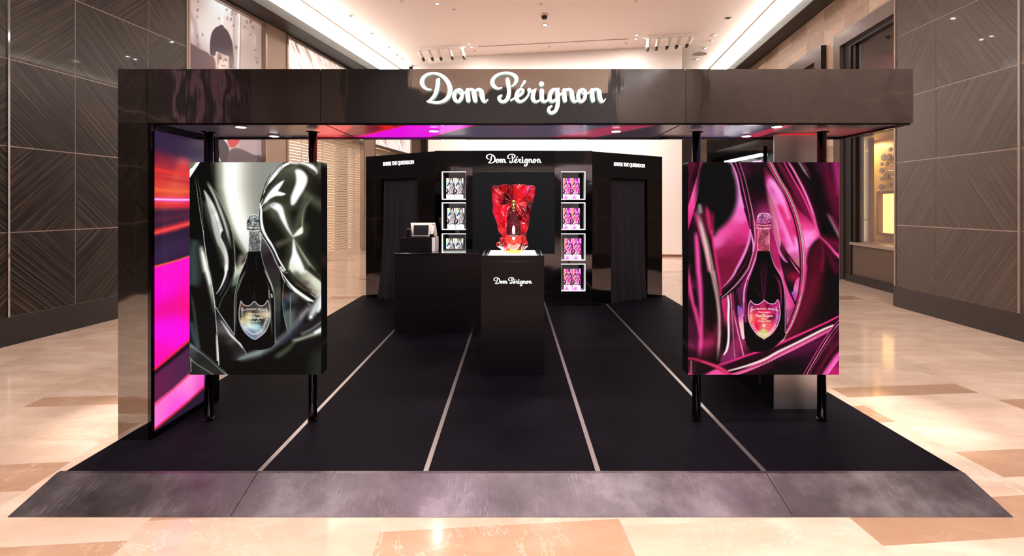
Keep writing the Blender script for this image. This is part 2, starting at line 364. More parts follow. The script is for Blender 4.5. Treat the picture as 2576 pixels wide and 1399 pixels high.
# ------------------------------------------------------------------ artwork of the printed and backlit graphics
class Cv:
    """a small numpy canvas; coordinates are those in which the artwork was measured"""
    def __init__(s, x0, y0, x1, y1, bg, k=1.0):
        s.x0, s.y0, s.k = x0, y0, k
        s.w = int((x1-x0)*k)+1; s.h = int((y1-y0)*k)+1
        s.X, s.Y = np.meshgrid(x0+np.arange(s.w)/k, y0+np.arange(s.h)/k)
        s.img = np.zeros((s.h, s.w, 3))+np.array(bg, float)
        s.fr = {}
    def frame(s, key, ox, oy, sc): s.fr[key] = (ox, oy, sc)
    def pts(s, spec):
        """'A', (x,y,w), ..., 'C', (x,y,w): crop coordinates into canvas coordinates"""
        out = []; f = (0, 0, 1)
        for q in spec:
            if isinstance(q, str): f = s.fr[q]
            else: out.append((f[0]+q[0]/f[2], f[1]+q[1]/f[2])+tuple(v/f[2] for v in q[2:]))
        return out
    @staticmethod
    def spline(p, closed=False, step=2.0):
        p = np.array(p, float); n = len(p); out = []
        if n < 3 and not closed:
            m = max(2, int(np.hypot(*(p[1]-p[0])[:2])/step)); t = np.linspace(0, 1, m+1)[:, None]; return p[0]*(1-t)+p[1]*t
        rng = range(n) if closed else range(n-1)
        for i in rng:
            g = lambda j: p[j % n] if closed else p[min(max(j, 0), n-1)]
            a, b, c, d = g(i-1), g(i), g(i+1), g(i+2)
            m = max(2, int(np.hypot(*(c-b)[:2])/step))
            for t in np.arange(m)/m:
                out.append(.5*((2*b)+(-a+c)*t+(2*a-5*b+4*c-d)*t*t+(-a+3*b-3*c+d)*t**3))
        if not closed: out.append(p[-1])
        return np.array(out)
    def blend(s, sl, al, col):
        al = al[..., None]; s.img[sl] = s.img[sl]*(1-al)+col*al
    def box(s, xs, ys, m):
        x0 = max(0, int((xs.min()-m-s.x0)*s.k)); x1 = min(s.w, int((xs.max()+m-s.x0)*s.k)+2)
        y0 = max(0, int((ys.min()-m-s.y0)*s.k)); y1 = min(s.h, int((ys.max()+m-s.y0)*s.k)+2)
        return (slice(y0, y1), slice(x0, x1)) if x1 > x0 and y1 > y0 else None
    def sf(s, spec, soft):
        k = [s.fr[q][2] for q in spec if isinstance(q, str)]; return max(soft/k[0]*(1 if soft <= 6 else min(2.3, 1+(soft-6)*.16)), .8) if k else soft
    def rib(s, spec, col, soft=1.0, a=1.0, fade=(0, 0)):
        soft = s.sf(spec, soft)
        p = s.spline([(q+(1,))[:3] for q in s.pts(spec)]); ws = np.maximum(p[:, 2], .25)
        sl = s.box(p[:, 0], p[:, 1], ws.max()+soft)
        if sl is None: return
        X = s.X[sl]; Y = s.Y[sl]; D = np.full(X.shape, 1e9); T = np.zeros(X.shape); n = len(p)
        for i in range(n-1):
            ax, ay, aw = p[i]; bx, by, bw = p[i+1]; dx, dy = bx-ax, by-ay; L = dx*dx+dy*dy+1e-9
            t = np.clip(((X-ax)*dx+(Y-ay)*dy)/L, 0, 1)
            d = np.hypot(X-ax-t*dx, Y-ay-t*dy)-(max(aw, .25)*(1-t)+max(bw, .25)*t)
            m = d < D; D = np.where(m, d, D); T = np.where(m, (i+t)/(n-1), T)
        sw_ = max(soft, .7); pk = min(1.0, .5+float(ws.max())/sw_); al = np.clip((.5-D/sw_)/pk, 0, 1); al = al*al*(3-2*al)*a
        if fade[0]: al = al*np.clip(T/fade[0], 0, 1)
        if fade[1]: al = al*np.clip((1-T)/fade[1], 0, 1)
        s.blend(sl, al, np.array(col, float))
    def mesh_col(s, sl, ctrl, pw=3.0):
        X = s.X[sl]; Y = s.Y[sl]; N = np.zeros(X.shape+(3,)); W_ = np.zeros(X.shape)
        q = np.array([c[:2] for c in ctrl], float); dd = np.hypot(q[:, None, 0]-q[None, :, 0], q[:, None, 1]-q[None, :, 1])+np.eye(len(q))*1e9
        nn_ = np.sort(dd, 1)[:, :2].mean(1); sg = np.clip(.5*nn_+.5*np.median(nn_), 1.0, None)*.45
        for (x, y, c), g in zip(ctrl, sg):
            r2_ = (X-x)**2+(Y-y)**2; w_ = np.exp(-r2_/(2*g*g))+3e-3/(r2_/(g*g)+1)**2; N += w_[..., None]*np.array(c, float); W_ += w_
        return N/W_[..., None]
    def ctrl(s, spec):
        out = []; f = (0, 0, 1)
        for q in spec:
            if isinstance(q, str): f = s.fr[q]
            else:
                c = q[2]; c = (c, c, c) if isinstance(c, (int, float)) else c
                out.append((f[0]+q[0]/f[2], f[1]+q[1]/f[2], c))
        return out
    def glow(s, spec, mid, soft, a=.6, grow=0):
        s.poly(spec, mid, soft, a)
    def foil(s, x0, x1, y0, y1, pal, n, ln=2.5, w=.55):
        for _ in range(n):
            x = random.uniform(x0, x1); y = random.uniform(y0, y1); an = random.uniform(0, 3.14)
            s.rib([(x, y, w), (x+ln*math.cos(an)*random.random(), y+ln*math.sin(an)*random.random(), w*.6)], random.choice(pal), 1.1, .75)
    def poly(s, spec, col, soft=1.0, a=1.0, smooth=True, pw=3.0):
        soft = s.sf(spec, soft)
        p = s.pts(spec); p = s.spline([q[:2] for q in p], True) if smooth else np.array([q[:2] for q in p])
        sl = s.box(p[:, 0], p[:, 1], soft)
        if sl is None: return
        X = s.X[sl]; Y = s.Y[sl]; ins = np.zeros(X.shape, bool); D = np.full(X.shape, 1e9); n = len(p)
        for i in range(n):
            ax, ay = p[i]; bx, by = p[(i+1) % n]; dx, dy = bx-ax, by-ay; L = dx*dx+dy*dy+1e-9
            t = np.clip(((X-ax)*dx+(Y-ay)*dy)/L, 0, 1); D = np.minimum(D, np.hypot(X-ax-t*dx, Y-ay-t*dy))
            if abs(dy) > 1e-9:
                c = ((ay > Y) != (by > Y)) & (X < dx*(Y-ay)/dy+ax); ins ^= c
        D = np.where(ins, -D, D); al = np.clip(.5-D/max(soft, .7), 0, 1); al = al*al*(3-2*al)*a
        if callable(col): cc = col(X, Y)
        elif isinstance(col, list): cc = s.mesh_col(sl, s.ctrl(col), pw)
        else: cc = np.array(col, float)
        s.blend(sl, al, cc)
    def sample(s, px, py):
        u = np.clip((px-s.x0)*s.k, 0, s.w-1.001); v = np.clip((py-s.y0)*s.k, 0, s.h-1.001)
        i = u.astype(int); j = v.astype(int); fu = (u-i)[..., None]; fv = (v-j)[..., None]; I = s.img
        return (I[j, i]*(1-fu)+I[j, i+1]*fu)*(1-fv)+(I[j+1, i]*(1-fu)+I[j+1, i+1]*fu)*fv

def graphic(name, corners, nx, ny, fn, material, parent=None, org=None):
    """flat print: corners TL, TR, BR, BL in metres; fn(s, t, world xyz) -> sRGB 0..255 ink colour"""
    tl, tr, br, bl = [np.array(c, float) for c in corners]
    S, T = np.meshgrid(np.linspace(0, 1, nx+1), np.linspace(0, 1, ny+1)); s = S[..., None]; t = T[..., None]
    Pn = (tl*(1-s)+tr*s)*(1-t)+(bl*(1-s)+br*s)*t
    col = fn(S, T, Pn); o_ = Vector(org) if org is not None else (world_org(parent) if parent else Vector((0, 0, 0)))
    V = (Pn-np.array(o_)).reshape(-1, 3)
    idx = np.arange((nx+1)*(ny+1)).reshape(ny+1, nx+1)
    q = np.stack([idx[1:, :-1], idx[1:, 1:], idx[:-1, 1:], idx[:-1, :-1]], -1).reshape(-1, 4)
    me = bpy.data.meshes.new(name); me.vertices.add(len(V)); me.vertices.foreach_set('co', V.ravel())
    me.loops.add(q.size); me.loops.foreach_set('vertex_index', q.ravel())
    me.polygons.add(len(q)); me.polygons.foreach_set('loop_start', np.arange(0, q.size, 4)); me.polygons.foreach_set('loop_total', np.full(len(q), 4))
    me.update(calc_edges=True); me.validate()
    at = me.color_attributes.new('Col', 'FLOAT_COLOR', 'POINT')
    rgba = np.ones((len(V), 4)); rgba[:, :3] = lin(np.clip(col, 0, 255)).reshape(-1, 3); at.data.foreach_set('color', rgba.ravel())
    me.materials.append(material)
    o = bpy.data.objects.new(name, me); C.objects.link(o)
    if parent is not None: o.parent = parent
    elif org is not None: o.location = o_
    return o
def by_canvas(cv):
    def fn(S, T, Pn): return cv.sample(CX+F*Pn[..., 0]/Pn[..., 1], CY-F*(Pn[..., 2]-CZ)/Pn[..., 1])
    return fn

# ---- silver poster artwork
def art_silver():
    c = Cv(474, 404, 812, 948, (13, 13, 12)); K = 4.995
    for k, ox, oy in (('A', 470, 400), ('B', 640, 400), ('C', 470, 670), ('D', 640, 670)): c.frame(k, ox, oy, K)
    W_ = (255, 255, 255)
    # pale chrome backdrop
    c.poly(['A', (310, -40), (700, -60), 'B', (450, -60), (500, 500), (300, 1000), (320, 1399), 'D', (330, 500), (260, 900), 'C', (600, 700), (560, 200), 'A', (600, 1200), (480, 760), (340, 420)],
           ['A', (300, 60, 18), (330, 250, 40), (350, 60, (85, 88, 76)), (410, 120, (170, 172, 155)), (460, 90, (250, 252, 235)), (560, 100, W_), (650, 90, W_), (740, 90, (240, 240, 222)), (820, 90, (190, 192, 178)), (890, 60, (170, 173, 160)),
            (350, 330, (90, 90, 78)), (430, 420, (200, 200, 185)), (500, 440, W_), (600, 440, W_), (700, 440, (230, 230, 216)), (780, 440, (175, 175, 162)), (870, 440, (145, 148, 136)),
            (480, 600, (180, 178, 165)), (540, 600, W_), (620, 640, W_), (700, 640, (243, 243, 230)), (770, 620, (205, 203, 190)), (870, 640, (160, 160, 148)),
            (540, 800, (215, 212, 200)), (600, 800, W_), (680, 840, W_), (740, 840, (240, 235, 220)), (590, 960, (195, 192, 182)), (660, 960, (250, 250, 245)), (740, 980, W_),
            (620, 1120, (178, 172, 160)), (700, 1090, (225, 220, 208)), (770, 1120, W_), (640, 1220, (160, 148, 135)), (720, 1210, (172, 158, 146)), (625, 1300, (185, 178, 158)), (690, 1320, (200, 185, 168)), (630, 1390, (225, 228, 205)), (700, 1380, (220, 205, 190)),
            'C', (630, 60, (190, 205, 180)), (680, 60, (190, 180, 165)), (600, 170, (85, 108, 98)), (650, 150, (75, 90, 78)), (560, 240, (30, 36, 32)), (620, 260, (22, 26, 22)), (600, 420, 13), (620, 700, 13), (560, 800, 13),
            'B', (60, 80, (176, 180, 168)), (200, 60, (165, 168, 156)), (60, 260, (140, 143, 132)), (30, 460, (124, 128, 116)), (20, 620, (118, 120, 110)), (90, 1000, (95, 92, 92)), (110, 1130, (60, 52, 56)), (160, 1250, (38, 28, 34)), (230, 1330, (42, 34, 38)),
            'D', (200, 60, (48, 40, 42)), (260, 200, (45, 45, 42)), (300, 350, (70, 74, 62)), (270, 500, (52, 60, 55)), (330, 450, (55, 58, 50)), (290, 650, (38, 44, 42)), (300, 800, (22, 26, 28))], 6, pw=4)
    def band(X_, Y_):
        yy = (Y_-400)*K; xx = (X_-470)*K
        cen = np.interp(yy, [0, 350, 600, 800, 1000, 1200, 1400], [548, 552, 600, 655, 735, 830, 930])
        wid = np.interp(yy, [0, 500, 900, 1200], [1.0, .92, .82, .6])
        dd_ = (xx-cen)/wid; out = np.zeros(X_.shape+(3,)); offs = [-260, -225, -165, -125, -85, -60, 0, 70, 120, 190, 290, 400]
        cols = [(14, 14, 12), (34, 34, 28), (128, 128, 112), (172, 172, 156), (242, 244, 226), (255, 255, 255), (255, 255, 255), (255, 255, 250), (238, 238, 222), (200, 198, 186), (160, 160, 150), (146, 149, 138)]
        for ch in range(3): out[..., ch] = np.interp(dd_, offs, [q[ch] for q in cols])
        dim = np.interp(yy, [0, 900, 1150, 1300], [1, 1, .88, .80])[..., None]
        return out*dim
    c.poly(['A', (310, -40), (700, -60), 'B', (450, -60), (520, 500), (60, 900), (100, 1000), 'A', (820, 1150), (700, 1330), (640, 1399), (606, 1300), (560, 900), (480, 700), (380, 450), (320, 300)], band, 10, smooth=False)
    c.rib(['A', (690, 1240, 30), (650, 1360, 24)], (168, 152, 138), 40, .7)
    c.rib(['C', (690, 10, 22), (640, 70, 22), (610, 130, 18)], (205, 208, 186), 40, .85); c.rib(['C', (640, 150, 16), (590, 215, 14)], (112, 132, 118), 40, .8)
    # left dark lobes
    c.poly(['A', (20, 20), (290, 20), (322, 290), (380, 440), (440, 590), (500, 750), (560, 920), (600, 1130), (607, 1300), 'C', (600, 60), (570, 200), (490, 370), (400, 560), (400, 1300), (20, 1399), (20, 0)], (13, 13, 12), 4, smooth=False)
    c.rib(['A', (240, 265, 2), (360, 420, 5), (450, 620, 7), (530, 830, 8), (580, 1000, 6), (603, 1200, 3)], (165, 165, 150), 14, .75, (.15, .1))
    c.rib(['A', (270, 280, 1), (330, 360, 2), (420, 560, 2), (500, 760, 2.5), (565, 950, 3), (600, 1150, 3), (606, 1330, 3)], (225, 228, 215), 5, .9, (.2, 0))
    c.rib(['A', (300, 310, 3), (400, 520, 6), (470, 680, 8), (540, 860, 8), (578, 1050, 9), (590, 1300, 9)], (24, 24, 20), 8, .95)
    c.rib(['A', (250, 290, 5), (340, 450, 10), (420, 650, 14), (490, 850, 12), (540, 1050, 10), (560, 1150, 6)], (215, 218, 198), 20, .9, (.1, .25))
    c.poly(['A', (215, 395), (250, 430), (310, 520), (370, 640), (420, 780), (455, 900), (430, 960), (470, 1060), (505, 1160), (522, 1270), (515, 1399), (475, 1399), (470, 1260), (440, 1170), (380, 1050), (330, 880), (300, 740), (260, 600), (235, 480)],
           ['A', (225, 400, (225, 230, 238)), (260, 500, (190, 195, 180)), (280, 620, (205, 210, 190)), (320, 560, W_), (370, 760, W_), (340, 860, W_), (420, 800, (200, 200, 190)), (400, 1000, W_), (450, 1130, (225, 225, 215)), (490, 1200, W_), (500, 1399, W_)], 14)
    c.rib(['A', (240, 560, 14), (300, 760, 26), (380, 980, 26), (440, 1180, 20), (470, 1330, 12)], (120, 122, 108), 50, .55)
    c.rib(['A', (280, 600, 2), (340, 700, 3), (390, 860, 4), (420, 1000, 3)], (120, 132, 125), 8, .7, (.2, .2))
    c.poly(['A', (440, 915), (475, 905), (492, 950), (500, 1010), (520, 1060), (525, 1150), (490, 1090), (460, 1040), (432, 985)], (36, 37, 34), 8)
    c.rib(['A', (500, 1330, 14), 'C', (495, 30, 18), (485, 110, 14), (450, 210, 10), (410, 290, 6), (370, 345, 3)], (250, 253, 250), 10)
    c.rib(['C', (520, 60, 2), (500, 180, 6), (450, 300, 8), (420, 360, 6)], (58, 52, 66), 16, .8)
    c.rib(['C', (588, 0, 1.5), (580, 120, 1.5), (530, 270, 1.5), (450, 400, 2), (390, 540, 1.5)], (150, 150, 142), 5, .9)
    c.rib(['C', (560, 150, 1), (500, 300, 1.5), (430, 440, 1.5), (400, 560, 1)], (120, 120, 112), 5, .8)
    # left sliver
    c.rib(['A', (85, 185, 1), (120, 340, 2), (150, 560, 2.5), (180, 760, 3), (205, 920, 3)], (190, 195, 180), 4, .9, (.25, 0))
    c.rib(['A', (113, 180, 1), (155, 360, 2), (185, 540, 2), (200, 760, 2), (208, 930, 2)], (140, 140, 122), 4, .9, (.25, 0))
    c.rib(['A', (160, 480, 5), (185, 640, 7), (198, 800, 3)], (40, 52, 55), 10, .8)
    c.rib(['A', (110, 1000, 30), (80, 1200, 45), (90, 1399, 55), 'C', (90, 150, 50), (70, 260, 30)], (62, 78, 74), 90, .85, (.1, .1))
    c.rib(['A', (175, 1080, 8), (195, 1190, 22), (220, 1300, 30), (240, 1399, 30), 'C', (250, 60, 26), (275, 160, 20), (300, 290, 12), (325, 430, 8), (345, 620, 5)], (222, 228, 208), 34, .95, (.06, .3))
    c.rib(['A', (200, 1180, 8), (225, 1300, 14), 'C', (240, 20, 14), (268, 120, 10), (290, 220, 5)], W_, 20)
    c.rib(['A', (207, 900, 3), (216, 1010, 3), (235, 1150, 4), (255, 1290, 4), (272, 1399, 4), 'C', (290, 110, 4), (318, 260, 5), (345, 430, 5), (362, 620, 4), (378, 820, 4), (392, 1000, 6), (402, 1240, 5)], (232, 234, 232), 4)
    c.rib(['C', (370, 830, 4), (378, 980, 9), (388, 1180, 10)], (250, 246, 240), 12, .9, (.2, 0))
    c.rib(['C', (50, 330, 3), (90, 560, 5), (120, 800, 7), (150, 1020, 9)], (62, 76, 60), 26, .8, (.2, 0))
    c.rib(['C', (60, 720, 10), (90, 880, 18), (130, 1010, 14)], (66, 80, 96), 40, .8)
    # tubes at the foot
    c.poly(['C', (28, 955), (150, 1045), (300, 1165), (430, 1280), (530, 1370), (28, 1370)], ['C', (60, 1010, (90, 96, 98)), (200, 1120, (30, 32, 31)), (60, 1100, (52, 58, 54)), (200, 1260, (38, 42, 38)), (60, 1300, (30, 36, 30)), (350, 1320, (40, 40, 38))], 4, smooth=False)
    c.rib(['C', (30, 958, 1.5), (150, 1040, 1.5), (300, 1160, 1.5), (430, 1275, 1.5), (520, 1362, 1.5)], (110, 115, 115), 3)
    c.rib(['C', (30, 990, 5), (150, 1070, 4), (300, 1190, 3), (420, 1300, 4), (500, 1362, 6)], (160, 164, 164), 8)
    c.rib(['C', (30, 1145, 6), (110, 1220, 4), (220, 1290, 4), (330, 1360, 4)], (150, 152, 140), 10, .9)
    c.rib(['C', (352, 495, 2), (440, 635, 3), (520, 750, 3), (600, 868, 3), (680, 985, 3), (755, 1108, 2)], (236, 236, 240), 4)
    c.poly(['C', (355, 510), (520, 765), (750, 1110), (640, 1180), (410, 1240), (395, 1000)], ['C', (390, 620, (34, 34, 36)), (420, 730, (82, 82, 84)), (500, 800, (120, 112, 112)), (560, 900, (90, 80, 74)), (470, 900, (26, 26, 24)), (460, 1100, 14), (640, 1040, (26, 26, 24)), (700, 1090, (60, 60, 58))], 4, .9, smooth=False)
    c.rib(['C', (430, 690, 3), (480, 760, 8), (540, 850, 13), (600, 910, 14), (650, 960, 12), (700, 1028, 5)], (228, 232, 240), 12, .95)
    c.rib(['C', (590, 860, 3), (640, 930, 4), (690, 1000, 4)], W_, 5)
    c.rib(['C', (352, 495, 2), (440, 635, 3), (520, 750, 3), (600, 868, 3), (680, 985, 3), (755, 1108, 2)], (236, 236, 240), 4)
    # right chrome sphere
    c.poly(['B', (410, 10), (340, 66), (260, 130), (190, 205), (140, 300), (110, 400), (72, 520), (50, 640), (48, 760), (60, 870), (95, 975), (150, 1065), (210, 1160), (265, 1290), (325, 1399), 'D', (365, 150), (440, 265), (540, 370), (620, 430), (705, 500), (780, 460), (860, 380), 'B', (860, 1000), (860, 10)], (20, 20, 16), 3, smooth=False)
    MID = (118, 120, 96)
    for sp_, a_ in ((['B', (480, 110), (580, 100), (700, 160), (720, 300), (620, 470), (520, 600), (440, 590), (430, 420), (490, 260)], .75), (['B', (150, 560), (260, 510), (380, 540), (440, 720), (500, 960), (420, 960), (300, 800), (200, 700)], .7),
                    (['B', (100, 540), (200, 360), (380, 230), (400, 330), (430, 450), (300, 520), (150, 600)], .55), (['B', (440, 960), (540, 860), (650, 830), (640, 960), (560, 1000)], .6), (['B', (440, 1000), (540, 1000), (640, 1200), (760, 1399), (380, 1399), (420, 1200)], .5),
                    (['B', (480, 30), (700, 30), (835, 120), (820, 260), (700, 160), (560, 90)], .6)):
        c.poly(sp_, MID, 70, a_)
    c.poly(['B', (300, 120), (600, 60), (760, 180), (830, 300), (700, 500), (560, 620), (420, 560), (250, 560), (160, 480), (230, 240)],
           ['B', (420, 160, (115, 116, 92)), (400, 250, (60, 60, 46)), (700, 180, (40, 38, 30)), (430, 330, (40, 38, 32)), (640, 560, (44, 44, 34)), (330, 500, (48, 48, 38)), (760, 300, (26, 24, 18))], 50, .8)
    c.rib(['B', (650, 470, 10), (600, 640, 26), (560, 780, 30), (530, 880, 14)], (84, 88, 70), 50, .85)
    c.rib(['B', (720, 480, 6), (640, 600, 8), (610, 700, 8), (600, 840, 8)], (112, 114, 94), 22, .7)
    c.rib(['B', (640, 440, 20), (740, 520, 30), (850, 590, 36)], (90, 95, 76), 70, .75)
    c.rib(['B', (300, 1075, 26), (380, 1040, 20), (470, 1000, 6)], (90, 90, 70), 40, .8)
    c.rib(['B', (830, 40, 26), (800, 150, 8)], (120, 120, 100), 30, .7)
    c.rib(['B', (430, 44, 14), (540, 48, 16), (640, 60, 18), (720, 96, 26), (770, 140, 16), (785, 180, 4)], W_, 16)
    c.rib(['B', (560, 60, 4), (660, 110, 5), (760, 200, 6)], (90, 88, 70), 14, .8)
    c.rib(['B', (430, 60, 12), (370, 80, 20), (310, 130, 24), (255, 195, 26), (205, 260, 22), (160, 330, 8), (125, 420, 5)], W_, 7)
    c.rib(['B', (300, 70, 1), (350, 100, 3), (290, 170, 2)], (40, 50, 60), 6, .8)
    c.rib(['B', (270, 110, 3), (215, 190, 4), (165, 280, 4), (130, 380, 4), (112, 450, 3)], (215, 222, 210), 5)
    c.rib(['B', (390, 46, 2), (300, 120, 2.5), (225, 200, 2.5), (168, 300, 3), (135, 400, 3)], (30, 32, 28), 5)
    c.rib(['B', (290, 290, 4), (210, 370, 10), (160, 450, 6)], (78, 76, 64), 12)
    c.poly(['B', (110, 565), (135, 500), (180, 430), (240, 360), (310, 300), (372, 268), (350, 320), (318, 372), (300, 402), (345, 418), (392, 440), (350, 462), (270, 468), (200, 500), (150, 545)], W_, 12)
    c.poly(['B', (512, 145), (560, 128), (620, 160), (664, 225), (660, 300), (620, 390), (570, 470), (520, 550), (482, 582), (457, 560), (458, 480), (490, 390), (520, 300), (522, 220)], W_, 18)
    c.poly(['B', (195, 592), (240, 552), (310, 562), (355, 610), (378, 690), (400, 770), (430, 860), (485, 975), (440, 930), (385, 850), (330, 750), (285, 660)], W_, 16)
    c.rib(['B', (120, 640, 10), (180, 600, 14), (240, 570, 8)], (150, 165, 150), 30, .6)
    c.poly(['B', (488, 978), (520, 925), (560, 880), (602, 850), (612, 905), (590, 945)], (255, 255, 240), 14)
    c.rib(['B', (612, 650, 2), (602, 740, 3), (600, 840, 4), (606, 900, 4)], (215, 200, 165), 8, .8, (.4, 0))
    c.poly(['B', (488, 1000), (510, 1060), (530, 1150), (580, 1260), (640, 1399), 'D', (640, 40), (760, 130), (850, 220), (850, 360), (770, 380), (690, 300), (600, 220), (500, 130), (430, 30), 'B', (430, 1399), (440, 1300), (470, 1200), (478, 1100)],
           ['B', (490, 1040, W_), (500, 1150, W_), (500, 1300, W_), (460, 1340, (235, 240, 215)), (560, 1350, W_), 'D', (480, 40, (235, 238, 215)), (540, 20, W_), (600, 60, (250, 252, 240)), (520, 100, (100, 105, 90)), (560, 150, (85, 86, 72)), (620, 130, (150, 150, 132)),
            (680, 140, (205, 206, 184)), (760, 200, (225, 228, 202)), (820, 260, (225, 228, 205)), (820, 340, (205, 205, 185)), (700, 260, (160, 155, 138)), (640, 220, (90, 80, 74)), (760, 340, (150, 140, 130))], 16, pw=4)
    c.rib(['B', (515, 1030, 4), (560, 1120, 9), (620, 1220, 12), (680, 1310, 14), (740, 1390, 16), 'D', (760, 80, 16), (850, 160, 16)], (146, 150, 126), 16, .95)
    c.rib(['B', (540, 1060, 2), (620, 1200, 3), (720, 1340, 4)], (225, 228, 200), 8, .6, (.2, .3))
    c.rib(['D', (700, 20, 14), (780, 100, 16), (850, 160, 14)], (24, 24, 20), 20, .9)
    # rim of the sphere
    c.rib(['B', (72, 560, 8), (84, 650, 14), (86, 760, 16), (105, 880, 18), (150, 980, 16), (205, 1060, 13), (255, 1150, 10), (300, 1250, 9), (345, 1330, 10), (385, 1399, 9)], W_, 7)
    c.rib(['B', (112, 560, 6), (84, 600, 12)], (225, 235, 240), 10, .8)
    c.rib(['B', (105, 500, 3), (60, 620, 4), (50, 760, 4), (66, 880, 4), (100, 970, 4), (155, 1060, 4), (215, 1165, 4), (268, 1290, 4), (325, 1399, 4), 'D', (365, 160, 4), (440, 265, 4), (540, 372, 4), (620, 430, 4), (703, 496, 3)], (240, 243, 240), 4)
    c.rib(['B', (100, 900, 4), (160, 1030, 5), (210, 1110, 5), (250, 1200, 6), (300, 1310, 7)], (60, 66, 88), 8, .8, (.3, .1))
    c.rib(['D', (325, 10, 8), (370, 70, 9), (415, 85, 3)], W_, 8)
    c.rib(['D', (330, 60, 5), (390, 150, 7), (450, 230, 14), (520, 305, 22), (590, 362, 26), (660, 405, 22), (738, 440, 8)], (250, 250, 244), 8)
    c.rib(['D', (520, 335, 5), (600, 395, 10), (670, 445, 9), (700, 470, 4)], (92, 92, 74), 7, .9)
    c.rib(['D', (380, 80, 14), (450, 170, 20), (540, 250, 22), (640, 310, 20), (740, 370, 16)], (26, 22, 18), 16, .95)
    c.rib(['D', (430, 60, 10), (500, 170, 16), (600, 250, 14), (700, 300, 10)], (58, 56, 46), 26, .8)
    c.rib(['D', (520, 215, 5), (620, 285, 6), (720, 340, 6), (790, 400, 4)], (112, 84, 78), 10, .8)
    c.rib(['D', (700, 340, 2), (740, 370, 4), (780, 400, 3)], (225, 225, 210), 7, .9)
    # second glass shape and sweeping folds on the right
    c.poly(['D', (372, 195), (440, 270), (560, 380), (690, 500), (600, 640), (470, 780), (430, 850), (400, 760), (360, 560), (352, 400)],
           ['D', (390, 300, 14), (380, 500, (52, 84, 88)), (370, 440, (50, 52, 66)), (375, 360, (90, 70, 60)), (420, 500, 14), (455, 400, (80, 84, 92)), (455, 600, (84, 96, 92)), (490, 500, (36, 34, 36)), (510, 400, (64, 62, 66)), (560, 450, (30, 24, 22)), (620, 520, (30, 22, 20)), (560, 600, (40, 36, 38))], 3, pw=4)
    c.rib(['D', (370, 195, 2), (352, 400, 2.5), (362, 560, 2), (392, 720, 3), (425, 845, 3)], (176, 180, 184), 4)
    c.rib(['D', (455, 310, 3), (452, 560, 5), (460, 790, 4)], (136, 146, 150), 10, .8, (.2, .1))
    c.rib(['D', (700, 500, 16), (620, 590, 26), (560, 680, 30), (470, 790, 30), (370, 890, 30), (220, 1000, 34), (60, 1090, 34), 'C', (760, 1140, 26), (640, 1170, 6)], (100, 104, 108), 44, .95, (0, .05))
    c.rib(['D', (690, 520, 8), (600, 620, 14), (560, 690, 10)], (150, 130, 130), 22, .8, (.1, .3))
    c.rib(['D', (600, 740, 20), (480, 860, 20), (360, 950, 14)], (46, 48, 74), 50, .6)
    c.rib(['D', (845, 320, 14), (820, 420, 36), (770, 520, 40), (730, 590, 34), (705, 650, 16)], ((206, 212, 208)), 40, 1)
    c.rib(['D', (840, 380, 6), (835, 480, 26), (800, 560, 14)], W_, 26)
    c.rib(['D', (708, 636, 12), (712, 640, 12)], (250, 252, 250), 18)
    c.rib(['D', (840, 640, 20), (740, 700, 26), (620, 780, 26), (520, 850, 18)], (34, 32, 36), 34, .9)
    c.rib(['D', (845, 700, 8), (720, 790, 8), (600, 850, 8)], (120, 118, 116), 24, .8)
    c.rib(['D', (850, 800, 36), (780, 840, 26), (680, 880, 16), (590, 910, 12), (500, 935, 10)], (204, 208, 184), 34, 1)
    c.rib(['D', (850, 790, 14), (770, 830, 8)], W_, 26)
    c.rib(['D', (510, 940, 8), (430, 1030, 16), (320, 1110, 20), (240, 1150, 12)], (76, 80, 66), 36, .85, (.1, .2))
    c.rib(['D', (860, 890, 10), (700, 950, 30), (560, 1050, 40)], (20, 20, 20), 60, .8)
    c.rib(['C', (620, 1180, 3), (700, 1150, 12), (800, 1110, 20), (899, 1085, 26), 'D', (80, 1070, 20), (200, 1000, 10)], (138, 152, 148), 26, .9, (.1, .3))
    c.rib(['D', (830, 1150, 60), (800, 1340, 60)], (48, 51, 44), 140, .7)
    # bottle
    def px(*q): return [tuple(v) for v in q]
    B_ = px((624, 633), (619, 652), (610, 675), (600, 700), (593, 730), (590, 757), (589.7, 800), (590, 846), (620, 872), (660, 880), (692, 862), (691.5, 800), (691, 769), (688, 736), (680, 708), (664, 668), (656, 633))
    c.poly(B_, (9, 9, 9), 1.2, smooth=True)
    c.rib(px((624, 634, .5), (618, 656, .5), (609, 678, .5), (600, 700, .5), (593, 730, .5), (590, 757, .6), (589.5, 800, .6), (590, 842, .6)), (225, 225, 225), 1)
    c.rib(px((656, 634, .5), (664, 667, .5), (680, 707, .5), (688, 736, .5), (691, 769, .5), (691.5, 820, .5), (692.3, 862, .6)), (222, 222, 218), 1)
    c.rib(['C', (745, 20, 1), (700, 110, 3), (655, 200, 5), (632, 300, 5), (620, 420, 6), (614, 600, 6), (614, 760, 4), (616, 860, 3)], (118, 124, 106), 8, .9, (.1, .2))
    c.rib(['C', (745, 50, 1), (690, 160, 3), (655, 260, 3), (640, 330, 3)], (235, 235, 225), 6, .9, (.1, .3))
    c.rib(['D', (120, 30, 2), (170, 140, 5), (215, 240, 6), (235, 330, 5)], (226, 226, 206), 10, .95, (.15, .2))
    c.rib(['D', (215, 350, 6), (222, 390, 7)], (255, 255, 250), 8)
    c.rib(['D', (130, 150, 3), (172, 240, 6), (190, 330, 6), (196, 420, 5), (205, 560, 6), (214, 740, 5), (222, 900, 4)], (96, 98, 80), 10, .9, (.2, .2))
    c.rib(['D', (180, 300, 4), (186, 400, 4)], (215, 215, 190), 7, .9)
